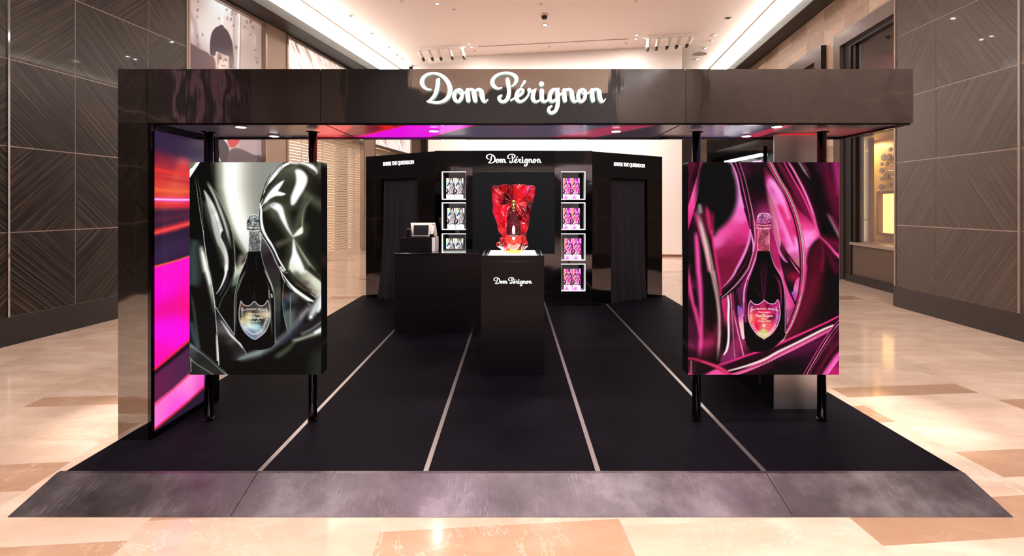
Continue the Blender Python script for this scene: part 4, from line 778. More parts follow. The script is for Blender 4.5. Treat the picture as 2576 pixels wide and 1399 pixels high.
    c.rib(px((1937, 632, .5), (1945, 660, .5), (1956, 680, .5), (1966, 700, .6), (1973, 730, .6), (1975, 765, .6), (1975.5, 838, .6)), (255, 205, 235), 1)
    c.rib(px((1952, 690, .5), (1962, 715, 1.4), (1965, 745, 1.4), (1963, 780, 1)), (205, 40, 120), 2, .9, (.2, .2))
    c.rib(px((1948, 690, .5), (1957, 712, .8), (1961, 735, .8)), (110, 22, 60), 3, .7)
    c.rib(['G', (985, 0, 30), (985, 200, 20), (985, 400, 4)], (52, 10, 34), 40, .7); c.rib(['G', (940, 60, 2), (960, 250, 3), (980, 410, 2)], (110, 26, 74), 8, .8); c.rib(['H', (60, 60, 2), (45, 250, 3), (38, 410, 2)], (96, 24, 66), 8, .8); c.rib(['G', (850, 270, 2), (920, 350, 3), (975, 415, 2)], (90, 18, 56), 8, .7)
    c.poly(px((1908, 576), (1935, 576), (1937, 632), (1905, 632)), ['E', (930, 900, (230, 90, 130)), (980, 920, (90, 24, 44)), (960, 1000, (150, 50, 80)), 'F', (60, 950, (120, 34, 60)), (90, 1000, (235, 130, 160)), 'E', (930, 1110, (190, 60, 96)), (980, 1120, (140, 40, 64)), 'F', (60, 1120, (170, 60, 80))], 1, smooth=False)
    c.poly(px((1905, 546), (1911, 537), (1922, 535.5), (1934, 537), (1939, 546), (1940, 562), (1940, 572), (1935, 578), (1920, 577), (1909, 578), (1903, 573), (1904, 560)), ['E', (920, 720, (250, 190, 240)), (970, 700, (130, 60, 110)), (930, 780, (210, 120, 190)), (980, 780, (190, 90, 170)), (920, 850, (255, 140, 170)), (960, 820, (120, 30, 60)), 'F', (20, 740, (90, 20, 50)), (80, 720, (220, 130, 190)), (100, 790, (150, 40, 90)), (60, 850, (255, 130, 160)), (30, 800, (190, 90, 150))], 1, pw=4)
    c.foil(1906.5, 1936, 579, 631, [(70, 14, 28), (120, 36, 56), (235, 130, 160), (205, 90, 120), (255, 190, 205)], 420, 3, .5)
    c.foil(1905, 1939, 540, 574, [(60, 12, 34), (110, 34, 76), (255, 205, 235), (225, 120, 185), (150, 60, 110)], 170, 7, .7)
    for yy_, cl_ in ((562, (70, 14, 34)), (565.5, (255, 150, 185)), (569, (80, 14, 30)), (573, (255, 160, 175))): c.rib(px((1904, yy_, .8), (1921, yy_+2.4, .9), (1939, yy_, .8)), cl_, 1.4)
    c.rib(px((1906, 546, .7), (1911, 538, .7), (1922, 536.5, .7), (1933, 538, .7), (1938, 545, .7)), (255, 215, 240), 1.3); c.rib(px((1907.5, 580, .8), (1906, 606, .8), (1905.5, 631, .8)), (255, 170, 200), 1.4); c.rib(px((1934.5, 580, .8), (1935.5, 606, .8), (1936, 631, .8)), (255, 150, 185), 1.4)
    c.rib(px((1922, 538, .5), (1921, 556, .5)), (255, 215, 240), 1)
    SH = ['G', (815, 430), (845, 465), (890, 482), (935, 468), (985, 425), 'H', (36, 425), (85, 462), (130, 474), (175, 465), (210, 422), (232, 520), (236, 620), (205, 740), (130, 850), (36, 912), 'G', (985, 912), (900, 860), (820, 750), (788, 650), (785, 560), (795, 480)]
    c.poly(SH, ['G', (820, 480, (110, 20, 66)), (900, 520, (150, 24, 84)), (970, 470, (190, 34, 100)), (840, 560, (225, 60, 100)), (930, 580, (235, 30, 70)), (820, 660, (240, 130, 90)), (900, 680, (240, 40, 90)), (960, 640, (226, 150, 90)), (900, 760, (230, 24, 80)), (960, 760, (235, 120, 90)), (960, 850, (225, 210, 120)), 'H', (20, 500, (215, 40, 90)), (80, 480, (90, 16, 50)), (140, 520, (190, 30, 110)), (120, 600, (235, 36, 110)), (60, 600, (240, 50, 90)), (30, 700, (245, 80, 80)), (130, 640, (70, 10, 34)), (150, 700, (225, 60, 90)), (60, 760, (245, 100, 90)), (110, 760, (245, 90, 110)), (30, 830, (205, 215, 110)), (210, 560, (160, 30, 120)), (200, 680, (160, 60, 150))], 2, pw=4, smooth=False)
    c.rib(SH+['G', (815, 430)], (250, 180, 225), 2)
    for k in range(230):
        a_ = math.pi*(-.12+1.24*random.random()); x = 1922+math.cos(a_)*33; y = 790+math.sin(a_)*52
        c.rib([(x+random.uniform(-3, 3), y+random.uniform(-2, 2), .5), (x+random.uniform(-3, 3), y+random.uniform(-3, 3), .4)], (250, 215, 225), 1, .75)
    ring = px(*[(1922+(6.2 if k % 2 == 0 else 2.7)*math.sin(k*math.pi/5), 819-(6.2 if k % 2 == 0 else 2.7)*math.cos(k*math.pi/5)) for k in range(10)]); c.poly(ring, (250, 225, 225), 1, smooth=False)
    return c

# ---- lit fabric wall of the entrance, s = front..rear, t = top..bottom
def art_side():
    c = Cv(0, 0, 120, 420, (44, 28, 52)); k = 420
    c.poly([(-20, -20), (140, -20), (140, 30), (-20, 40)], (52, 36, 66), 30, smooth=False)
    c.poly([(-20, .06*k), (140, .10*k), (140, .26*k), (-20, .26*k)], [(10, .08*k, (110, 28, 60)), (90, .10*k, (84, 34, 70)), (10, .13*k, (200, 44, 52)), (60, .15*k, (215, 60, 64)), (110, .15*k, (170, 60, 90)), (10, .17*k, (222, 70, 54)), (40, .19*k, (225, 100, 64)), (90, .19*k, (228, 104, 74)), (40, .21*k, (240, 80, 76)), (60, .245*k, (225, 50, 70)), (110, .25*k, (140, 30, 60))], 16, smooth=False)
    c.rib([(-10, .128*k, 2), (60, .135*k, 1.5), (130, .125*k, 1.5)], (250, 60, 50), 5, .7); c.rib([(-10, .15*k, 1), (60, .165*k, 2), (130, .16*k, 2)], (190, 40, 60), 6, .6); c.rib([(-10, .195*k, 2), (50, .198*k, 2), (130, .19*k, 2)], (250, 110, 60), 6, .7)
    c.rib([(-10, .228*k, 2.2), (50, .229*k, 2.4), (130, .222*k, 2.4)], (255, 60, 225), 5); c.rib([(-10, .2275*k, .8), (50, .2285*k, 1), (130, .2215*k, 1)], (255, 240, 255), 1.6)
    c.rib([(-10, .248*k, 1), (60, .25*k, 1.5), (130, .235*k, 1.5)], (235, 40, 60), 5, .8)
    c.rib([(-10, .34*k, 4), (30, .327*k, 5), (70, .308*k, 5), (130, .285*k, 5)], (215, 44, 58), 9, .95); c.rib([(-10, .345*k, 1.5), (70, .312*k, 2), (130, .288*k, 2)], (250, 80, 70), 5)
    c.rib([(-10, .30*k, 6), (130, .27*k, 6)], (96, 40, 66), 16, .7); c.rib([(-10, .42*k, 10), (130, .37*k, 12)], (60, 40, 74), 40, .8)
    c.poly([(-20, .456*k), (40, .443*k), (90, .425*k), (140, .40*k), (140, .68*k), (90, .72*k), (40, .762*k), (-20, .812*k)],
           [(20, .47*k, (255, 20, 205)), (90, .45*k, (255, 20, 215)), (20, .55*k, (255, 10, 225)), (60, .545*k, (255, 20, 190)), (25, .60*k, (240, 20, 130)), (60, .60*k, (255, 20, 130)), (95, .58*k, (255, 30, 160)), (80, .64*k, (255, 20, 150)), (20, .67*k, (250, 20, 240)), (40, .70*k, (255, 20, 225)), (10, .76*k, (255, 20, 180))], 2, smooth=False)
    c.rib([(-10, .454*k, 1), (40, .443*k, 1), (90, .424*k, 1), (130, .405*k, 1)], (255, 90, 70), 3)
    c.rib([(-10, .802*k, 2), (40, .762*k, 2), (90, .72*k, 2), (130, .69*k, 2)], (250, 40, 60), 4); c.rib([(-10, .815*k, 3), (60, .765*k, 3), (130, .72*k, 3)], (30, 10, 26), 6)
    c.poly([(-20, .825*k), (40, .785*k), (90, .745*k), (140, .70*k), (140, .80*k), (90, .86*k), (40, .895*k), (-20, .925*k)], [(10, .86*k, (110, 34, 76)), (90, .80*k, (86, 34, 72)), (50, .83*k, (70, 40, 70))], 10, smooth=False)
    c.poly([(-20, .915*k), (30, .89*k), (70, .86*k), (140, .79*k), (140, .91*k), (100, .94*k), (60, .965*k), (-20, 1.0*k)], [(10, .93*k, (255, 120, 215)), (50, .91*k, (255, 150, 220)), (100, .87*k, (255, 140, 215)), (40, .95*k, (255, 60, 225)), (100, .92*k, (250, 60, 200))], 5, smooth=False)
    c.rib([(-10, .996*k, 1.5), (60, .967*k, 1.5), (100, .94*k, 1.5), (130, .91*k, 1.5)], (240, 40, 60), 3); c.rib([(-10, .918*k, 1), (60, .872*k, 1), (130, .80*k, 1)], (255, 60, 100), 3)
    return c
# ---- printed soffit: x*100 in metres across, 0..70 front to rear
def art_soffit():
    c = Cv(-260, -4, 270, 76, (42, 33, 38)); f = lambda p: (p-1292)/3.665; r = lambda p: (p-1292)/3.018
    def band(a, b, a2, b2, col, soft=2, al=1): c.poly([(f(a), -2), (f(b), -2), (r(b2), 74), (r(a2), 74)], col, soft, al, smooth=False)
    band(380, 830, 380, 770, (56, 46, 52), 30)
    band(812, 935, 770, 890, (226, 60, 62), 3); band(900, 1050, 850, 960, (130, 26, 44), 4)
    c.rib([(f(930), -2, 3), (f(960), 20, 5), (r(960), 60, 3)], (235, 40, 30), 8); band(1045, 1225, 877, 1077, (250, 10, 240), 3); c.rib([(f(880), -2, 6), (r(840), 50, 6), (r(885), 76, 3)], (240, 90, 110), 10, .6)
    c.rib([(f(1225), -2, 1), (r(1077), 74, 1)], (240, 50, 60), 3); c.rib([(f(1045), -2, 1), (r(890), 74, 1)], (240, 30, 60), 4)
    band(1225, 1585, 1077, 1377, (84, 72, 92), 3); c.rib([(f(1500), 0, 20), (r(1500), 70, 20)], (110, 92, 120), 60, .5)
    band(1585, 1688, 1377, 1494, (172, 60, 88), 3); band(1688, 1760, 1494, 1640, (62, 50, 62), 3)
    band(1765, 1960, 1745, 1860, (112, 92, 120), 26); band(1985, 2016, 1858, 1908, (186, 58, 84), 3); band(2016, 2280, 1910, 2300, (52, 38, 44), 6)
    c.poly([(f(2090), 20), (f(2200), 20), (r(2330), 62), (r(1925), 62)], (118, 46, 50), 10, smooth=False); c.poly([(r(1925), 52), (f(2170), 48), (f(2190), 62), (r(1930), 62)], (230, 44, 44), 5, smooth=False)
    c.rib([(r(1930), 64, 1), (f(2180), 64, 1)], (255, 240, 250), 2)
    return c
# ---- fashion picture behind the left shop glass
def art_fashion():
    c = Cv(464, -10, 680, 560, (206, 172, 160)); L_ = lambda *q: [tuple(v) for v in q]
    c.poly(L_((464, -10), (680, -10), (680, 560), (464, 560)), [(480, 10, (205, 178, 165)), (560, 10, 255), (540, 100, (255, 246, 242)), (520, 60, (240, 225, 218)), (500, 120, (220, 196, 186)), (480, 140, (150, 120, 122)), (590, 60, (236, 215, 206)), (630, 60, (196, 166, 152)), (650, 120, (176, 150, 138)), (620, 150, (205, 180, 168)), (600, 300, (200, 160, 150)), (640, 380, (190, 160, 156)), (660, 60, (170, 140, 126)), (570, 400, (210, 190, 180)), (640, 480, (150, 120, 110))], 1, smooth=False, pw=3)
    c.rib(L_((470, 20, 3), (490, 60, 4), (497, 110, 4), (520, 150, 4)), (160, 128, 122), 12, .5)
    c.rib(L_((559, -10, 2.5), (559, 120, 2.5)), (255, 252, 250), 4, .9); c.rib(L_((590, 0, 3), (588, 180, 3)), (190, 150, 140), 3, .6)
    c.rib(L_((603, 8, 2), (599, 180, 2)), (255, 250, 246), 2); c.rib(L_((607, 8, .7), (603, 180, .7)), (120, 90, 84), 2, .7)
    for k in range(46):
        x = random.choice((538, 548, 573, 584, 594, 612, 622, 632, 500, 512, 645))+random.uniform(-4, 4); y = random.uniform(0, 175)
        for j in range(5): c.rib([(x+random.uniform(-3, 3), y+random.uniform(-4, 4), .7), (x+random.uniform(-3, 3), y+random.uniform(-4, 4), .6)], (128, 84, 84), 1.4, .6)
    c.poly(L_((464, 108), (485, 112), (505, 125), (528, 140), (530, 190), (464, 200)), (112, 84, 88), 4)
    c.poly(L_((520, 150), (530, 140), (540, 150), (540, 200), (515, 200)), (120, 78, 76), 5)
    c.poly(L_((528, 125), (529, 100), (534, 80), (544, 68), (551, 66), (553, 63), (561, 63), (563, 68), (572, 77), (580, 93), (585, 112), (587, 140), (589, 145), (586, 148), (572, 142), (556, 134), (544, 130), (541, 140), (530, 138)), (74, 58, 66), 1.2)
    c.poly(L_((546, 133), (560, 136), (577, 144), (576, 160), (571, 172), (562, 180), (552, 176), (547, 160)), [(550, 140, (190, 150, 140)), (556, 160, (250, 225, 205)), (572, 150, (225, 190, 178)), (562, 175, (235, 200, 185))], 1)
    c.poly(L_((549, 137), (556, 138), (553, 150), (549, 165), (547, 150)), (150, 104, 96), 2, .8)
    for ex, ey in ((555, 148), (568, 152)): c.rib(L_((ex-4, ey-1, .7), (ex, ey-2.2, 1.1), (ex+4, ey, .6)), (40, 26, 30), 1); c.rib(L_((ex-1, ey, .9), (ex+1, ey+.3, .9)), (46, 32, 40), 1); c.rib(L_((ex-4, ey-6, .6), (ex+4, ey-5, .5)), (120, 84, 80), 1); c.rib(L_((563, 148, .5), (562, 156, .8)), (170, 110, 100), 1.2); c.rib(L_((558, 165, .8), (566, 166, .8)), (150, 60, 60), 1.4)
    c.poly(L_((576, 146), (588, 146), (586, 165), (578, 172)), (96, 70, 74), 2)
    c.poly(L_((464, 300), (520, 300), (545, 350), (545, 560), (464, 560)), (120, 90, 96), 6)
    c.poly(L_((540, 350), (572, 350), (574, 368), (560, 385), (545, 380)), (250, 240, 235), 2); c.poly(L_((572, 345), (605, 345), (592, 368), (578, 368)), (215, 60, 62), 4)
    c.poly(L_((543, 366), (570, 360), (578, 410), (575, 560), (540, 560)), (62, 46, 54), 3); c.poly(L_((541, 370), (556, 406), (541, 406)), (225, 240, 225), 1.5, smooth=False)
    c.poly(L_((608, 350), (660, 350), (660, 410), (620, 406), (602, 380)), (186, 156, 156), 8); c.poly(L_((575, 385), (640, 390), (660, 410), (660, 560), (575, 560)), (96, 74, 80), 5)
    return c
# ---- gift box faces
def art_box(pink):
    c = Cv(0, 0, 80, 190, (250, 250, 248) if not pink else (250, 200, 240)); L_ = lambda *q: [tuple(v) for v in q]
    D_ = (22, 18, 24) if not pink else (70, 14, 54); W_ = (255, 255, 255); mg = (205, 120, 220) if not pink else (240, 20, 245); yl = (236, 238, 170) if not pink else (255, 190, 110)
    c.poly(L_((0, 0), (80, 0), (80, 190), (0, 190)), [(6, 12, yl), (10, 50, (150, 225, 235) if not pink else (255, 170, 120)), (36, 14, (190, 190, 192) if not pink else mg), (70, 20, (250, 250, 240) if not pink else (250, 120, 220)), (60, 50, (210, 205, 205) if not pink else mg), (20, 100, (225, 225, 225) if not pink else (250, 90, 160)), (60, 100, (130, 122, 128) if not pink else (200, 40, 140)),
        (40, 150, (252, 252, 250)), (10, 165, (250, 250, 240)), (70, 160, (250, 250, 236) if not pink else (252, 200, 245)), (30, 176, (252, 252, 240) if not pink else mg), (54, 180, W_)], 1, smooth=False)
    c.poly(L_((24, -4), (46, -4), (44, 22), (52, 44), (40, 62), (22, 74), (8, 70), (18, 50), (30, 30)), D_, 3, .92); c.poly(L_((52, -4), (66, -4), (64, 26), (78, 60), (80, 100), (66, 60), (56, 30)), D_, 3, .85)
    c.poly(L_((56, 56), (70, 66), (50, 88), (38, 104), (44, 130), (34, 134), (24, 112), (32, 90)), D_, 3, .9); c.poly(L_((-4, 84), (14, 96), (24, 118), (12, 138), (-4, 130), (6, 112)), D_, 3, .9)
    c.poly(L_((84, 84), (66, 100), (56, 122), (66, 142), (84, 140), (72, 122)), D_, 3, .85); c.poly(L_((-4, 130), (20, 140), (50, 136), (84, 148), (84, 154), (50, 144), (20, 148), (-4, 140)), D_, 3, .8)
    for w_, pts in ((2.4, ((33, -5), (37, 20), (44, 42), (28, 62), (12, 80))), (2, ((70, -5), (66, 20), (74, 44))), (2.4, ((66, 64), (46, 86), (34, 104), (42, 136))), (2, ((2, 88), (18, 100), (28, 120), (16, 140))), (2, ((74, 92), (60, 110), (60, 134))), (1.6, ((20, 62), (40, 74), (58, 58))), (1.6, ((10, 112), (2, 124)))): c.rib([(x, y, w_) for x, y in pts], W_, 3.5, .95)
    for w_, pts in ((1.5, ((48, 84), (58, 96), (52, 116))), (1.2, ((14, 20), (20, 44), (10, 60))), (1.5, ((40, 108), (54, 120), (50, 134)))): c.rib([(x, y, w_) for x, y in pts], mg, 4, .8)
    c.rib([(30, 34, 3), (62, 36, 3)], (225, 225, 230) if not pink else (250, 190, 235), 5, .9)
    return c
# ------------------------------------------------------------------ floor: staggered columns of cream and tan marble tiles
TH = math.radians(4.7); cu, su = math.cos(TH), math.sin(TH)
def build_floor():
    ub = [-13.77, -12.52, -11.27, -10.02, -8.77, -7.52, -6.27, -5.02, -3.77, -2.65, -1.74, -.49, .77, 2.015, 3.27, 4.52, 5.77, 7.02, 8.27, 9.52, 10.77, 12.02]
    dark = {9: [(2.20, 2.51), (6.2, 6.5)], 8: [(2.55, 2.855), (3.0, 3.313), (4.245, 4.438), (5.6, 5.8)], 10: [(2.66, 2.96)], 11: [(2.155, 2.468)],
            13: [(2.165, 2.478), (3.40, 3.70)], 14: [(2.65, 2.95), (3.87, 4.08)], 15: [(3.40, 3.714)], 7: [(3.3, 3.6)]}
    V = []; Fc = []; col = []; ja = []; jb = []
    rnd = random.Random(11)
    for i in range(len(ub)-1):
        u0, u1 = ub[i], ub[i+1]; v = -9.0+rnd.random()*.3; segs = []
        dl = sorted(dark.get(i, []))
        while v < 27:
            nxt = [d for d in dl if d[0] >= v-.01]
            lim = nxt[0][0] if nxt else 99
            if lim-v < .012: segs.append((v, nxt[0][1], 1)); v = nxt[0][1]; continue
            h = rnd.choice((.62, .62, .31, .93)); far = v > 4.6 or v < 1.2
            if v+h > lim-.15: h = lim-v
            segs.append((v, v+h, 1 if (far and h < .4 and rnd.random() < .55) else 0)); v += h
        for a, b, d in segs:
            n = len(V)
            for (u, w_) in ((u0, a), (u1, a), (u1, b), (u0, b)): V.append((u*cu-w_*su, u*su+w_*cu, 0))
            Fc.append((n, n+1, n+2, n+3)); col += [(d, rnd.random(), 0, 1)]*4
            ja += [0, 0, u1-u0, 0, u1-u0, b-a, 0, b-a]; jb += [u1-u0, b-a, 0, b-a, 0, 0, u1-u0, 0]
    me = bpy.data.meshes.new('floor'); me.from_pydata(V, [], Fc); me.materials.append(M['floor'])
    for nm, dat in (('ja', ja), ('jb', jb)): me.uv_layers.new(name=nm).data.foreach_set('uv', dat)
    at = me.color_attributes.new('Tile', 'FLOAT_COLOR', 'CORNER'); at.data.foreach_set('color', np.array(col, float).ravel())
    o = bpy.data.objects.new('floor', me); C.objects.link(o); o['kind'] = 'structure'; o['label'] = 'polished cream and tan marble tile floor'
build_floor()

# ------------------------------------------------------------------ ceiling, cornices, coves
struct('ceiling', MB().box(-13, 12, -9, 27, ZC, ZC+.12), M['ceiling'])
def strip_along(fn, y0, y1, n0, n1, z0, z1):
    """prism following a wall line between offsets n0, n1 measured towards the hall centre"""
    return MB().prism([(fn(y0)+n0, y0), (fn(y1)+n0, y1), (fn(y1)+n1, y1), (fn(y0)+n1, y0)][::(1 if n1 < n0 else -1)], z0, z1)
struct('trim_1', strip_along(LW, 7.9, 25, -.3, .62, 6.52, 6.60), M['cornice'], label='dark bronze cornice along the left shops')
struct('trim_2', strip_along(LW, 7.9, 25, .56, .66, 6.50, 6.74), M['cornice'])
struct('trim_3', strip_along(RW, 7.6, 25, .3, -.50, 6.54, 6.62), M['cornice'], label='dark bronze cornice along the right shops')
struct('trim_4', strip_along(RW, 7.6, 25, -.44, -.54, 6.52, 6.76), M['cornice'])
tag(obj('cove_glow_band', strip_along(LW, 7.9, 25, .15, 1.05, 6.955, 6.978), M['cove']), 'long ceiling band above the left shop fronts, its lamplight painted as glow', 'painted glow band')  # emissive sheets under the ceiling paint the glow of the cove lamps
tag(obj('cove_glow_band', strip_along(RW, 7.6, 25, -.15, -.95, 6.955, 6.978), M['cove']), 'long ceiling band above the right shop fronts, its lamplight painted as glow', 'painted glow band')

# ------------------------------------------------------------------ striped marble walls
def marble_wall(name, fn, ys, flips, mat_, sgn, outer):
    """ys from far to near; sgn -1 left wall, +1 right wall"""
    zs = [.341, 1.362, 2.405, 3.457, 4.50, 5.545, 6.59, ZC]
    mb = MB()
    yf, yn = ys[0], ys[-1]; core = [(fn(yf)+sgn*.005, yf), (outer, yf), (outer, yn), (fn(yn)+sgn*.005, yn)]
    mb.prism(core if sgn > 0 else core[::-1], 0, ZC, 0)
    g = .0065
    for i in range(len(ys)-1):
        for j in range(len(zs)-1):
            ya, yb = ys[i]-g, ys[i+1]+g; za, zb = zs[j]+g, zs[j+1]-g
            fl = flips(i, j); W_ = ya-yb; H_ = zb-za; k = (i*7+j*3)*1.7
            # s runs to the right on screen
            l, r = ((yb, ya) if sgn < 0 else (ya, yb))
            pts = [(fn(l), l, za), (fn(r), r, za), (fn(r), r, zb), (fn(l), l, zb)]
            uv = [(k, 0), (k+W_, 0), (k+W_, H_), (k, H_)]
            if fl: uv = [(k+W_, 0), (k, 0), (k, H_), (k+W_, H_)]
            mb.quad(*pts, mi=1, uv=uv)
            p2 = [(x+sgn*.0045, y, z) for x, y, z in pts]
            mb.add(pts+p2, [(0, 4, 5, 1), (1, 5, 6, 2), (2, 6, 7, 3), (3, 7, 4, 0)], 1)
    return struct(name, mb, [M['bronze'], mat_])
lf = {(0, 3): 1, (0, 4): 0, (0, 2): 1, (0, 1): 0, (0, 0): 1, (1, 0): 1, (1, 1): 0, (1, 2): 0, (1, 3): 0, (1, 4): 1, (2, 0): 0, (2, 1): 1, (2, 2): 0, (2, 3): 1, (2, 4): 0}
ysl = [8.29, 7.543, 6.418, 5.645]
while ysl[-1] > -6.5: ysl.append(ysl[-1]-1.13)
marble_wall('wall_left', PL, ysl, lambda i, j: lf.get((i, j), (i+j) % 2), M['marble_left'], -1, -8.6)
ysr = [7.885, 7.077, 5.860]
while ysr[-1] > -6.5: ysr.append(ysr[-1]-1.217)
marble_wall('wall_right', PR, ysr, lambda i, j: (i+j+1) % 2 == 0 if i % 2 == 0 else (i+j+1) % 2 == 0, M['marble_right'], 1, 8.3)
def skirt(name, fn, yf, yn, sgn):
    a, b, c, d = (fn(yf)-sgn*.02, yf+.012), (fn(yf)+sgn*.03, yf+.012), (fn(yn)+sgn*.03, yn), (fn(yn)-sgn*.02, yn)
    struct(name, MB().prism([a, b, c, d] if sgn > 0 else [d, c, b, a], 0, .341), M['skirting'])
skirt('baseboard_left', PL, 8.29, ysl[-1], -1); skirt('baseboard_right', PR, 7.885, ysr[-1], 1)
for k, (fn, y, sgn) in enumerate(((PL, 5.645, -1), (PR, 5.86, 1), (PR, 7.877, 1), (PL, 8.285, -1))):
    struct('trim_%d' % (5+k), MB().box(fn(y)-.014, fn(y)+.014, y-.012, y+.012, .0, ZC-.001), M['column'] if k < 1 else M['bronze'])
# wall behind the viewer, seen only as reflections
mb = MB(); mb.box(-9, 9, -8.6, -8.3, 0, ZC, 0); mb.box(3.3, 9, -8.3, -8.25, .3, ZC-.2, 1); mb.box(-9, -5.2, -8.3, -8.25, .3, ZC-.4, 1)
mb.box(-1.5, .9, -8.3, -8.2, .0, 3.6, 2); mb.box(-3.2, 3.0, -8.3, -8.22, 5.2, 6.5, 2)
struct('wall_back', mb, [M['black_matte'], M['marble_right'], M['taupe']])

mb = MB(); p0, p1 = (PL(-6.4)+.02, -6.4), (PL(-1.2)+.02, -1.2)
mb.obox(p0, p1, 0, 3.0, .3, 6.3, -.02, .0, 0)
for d0_, d1_, za_, zb_ in ((.15, .4, .3, 6.3), (.7, 1.0, .3, 6.3), (1.0, 1.2, .3, 4.3), (1.6, 1.95, .3, 6.3), (2.3, 2.6, .3, 6.3), (2.6, 2.9, 4.7, 5.1), (2.9, 2.98, .3, 5.1)): mb.obox(p0, p1, d0_, d1_, za_, zb_, -.05, -.02, 1)
struct('wall_left_reflected_panels', mb, [mat('plum_panel', (.10, .055, .075), .4), M['black_matte']])  # unseen panels, added to give the glossy beam dark reflections
# ------------------------------------------------------------------ far end
a, b = (-3.06, 16.8), (5.56, 15.5)
mb = MB().obox(a, b, 0, math.dist(a, b), 0, ZC-.001, 0, .12)
struct('wall_far', mb, M['hoarding'], label='plain pale pink hoarding closing the end of the hall')
struct('baseboard_far', MB().obox(a, b, 0, math.dist(a, b), 0, .07, -.015, .0), M['wood_red'])
mb = MB().prism([(-8, 25.2), (-8, 25), (12, 25), (12, 25.2)][::-1], 0, ZC-.001); struct('wall_end', mb, M['taupe_dark'])

# ------------------------------------------------------------------ left shop fronts
A_, B_ = (LW(8.4), 8.4), (LW(24.5), 24.5)
def dL(y): return (y-8.4)*math.sqrt(1+.18**2)
def yL(px): return isect(px, A_, B_)[1]
def Lbox(mb, px0, px1, z0, z1, n0, n1, mi=0): return mb.obox(A_, B_, dL(yL(px0)), dL(yL(px1)), z0, z1, n0, n1, mi)
def line_quad(mb, A, B, d0, d1, z0, z1, n, mi=0):
    A2 = Vector(A).to_2d(); t = (Vector(B).to_2d()-A2).normalized(); nn = Vector((-t.y, t.x)); p = A2+t*d0+nn*n; q = A2+t*d1+nn*n
    return mb.quad((p.x, p.y, z0), (q.x, q.y, z0), (q.x, q.y, z1), (p.x, p.y, z1), mi, [(d0, z0), (d1, z0), (d1, z1), (d0, z1)])
mb = MB()
mb.obox(A_, B_, 0, dL(yL(472)), 0, 6.52, 0, .5); Lbox(mb, 671, 722, 0, 6.52, 0, .5); Lbox(mb, 915, 942, 0, 6.52, 0, .5); Lbox(mb, 1035, 1058, 0, 6.52, 0, .5)
mb.obox(A_, B_, dL(yL(472)), dL(yL(671)), 0, .3, 0, .5); mb.obox(A_, B_, 0, dL(24.4), 6.52, ZC-.001, 0, .5)
Lbox(mb, 1058, 1073, 0, 6.52, 0, .5, 1); mb.obox(A_, B_, dL(yL(1073)), dL(24.4), 0, 6.52, .0, .5, 0)
mb.obox(A_, B_, 0, dL(24.4), 0, 6.52, 1.3, 1.4, 1)
struct('wall_left_shops', mb, [M['taupe'], M['taupe_dark']])
# fashion light box
t = thing('shop_light_box', 'tall lit fashion picture of a figure in a dark domed cap, left shop front', 'light box', (LW(11), 11, .3))
y0, y1 = yL(474), yL(668)
A2 = Vector(A_); tt = (Vector(B_)-A2).normalized(); nn = Vector((-tt.y, tt.x))
def Lp(y, z, n): p = A2+tt*dL(y)+nn*n; return (p.x, p.y, z)
graphic('lit_picture', (Lp(y0, 6.5, .10), Lp(y1, 6.5, .10), Lp(y1, .32, .10), Lp(y0, .32, .10)), 210, 560, by_canvas(art_fashion()), M['shopprint'], t)
mb = MB(); mb.obox(A_, B_, dL(y1)-.03, dL(y1)+.03, .3, 6.5, -.03, .12); mb.obox(A_, B_, dL(y0)-.03, dL(y0)+.02, .3, 6.5, -.03, .12); mb.obox(A_, B_, dL(y0), dL(y1), 6.42, 6.5, -.02, .12)
obj('picture_frame', mb, M['bronze'], t)
obj('backing_box', MB().obox(A_, B_, dL(y0), dL(y1), .31, 6.5, .12, .2), M['black_matte'], t)
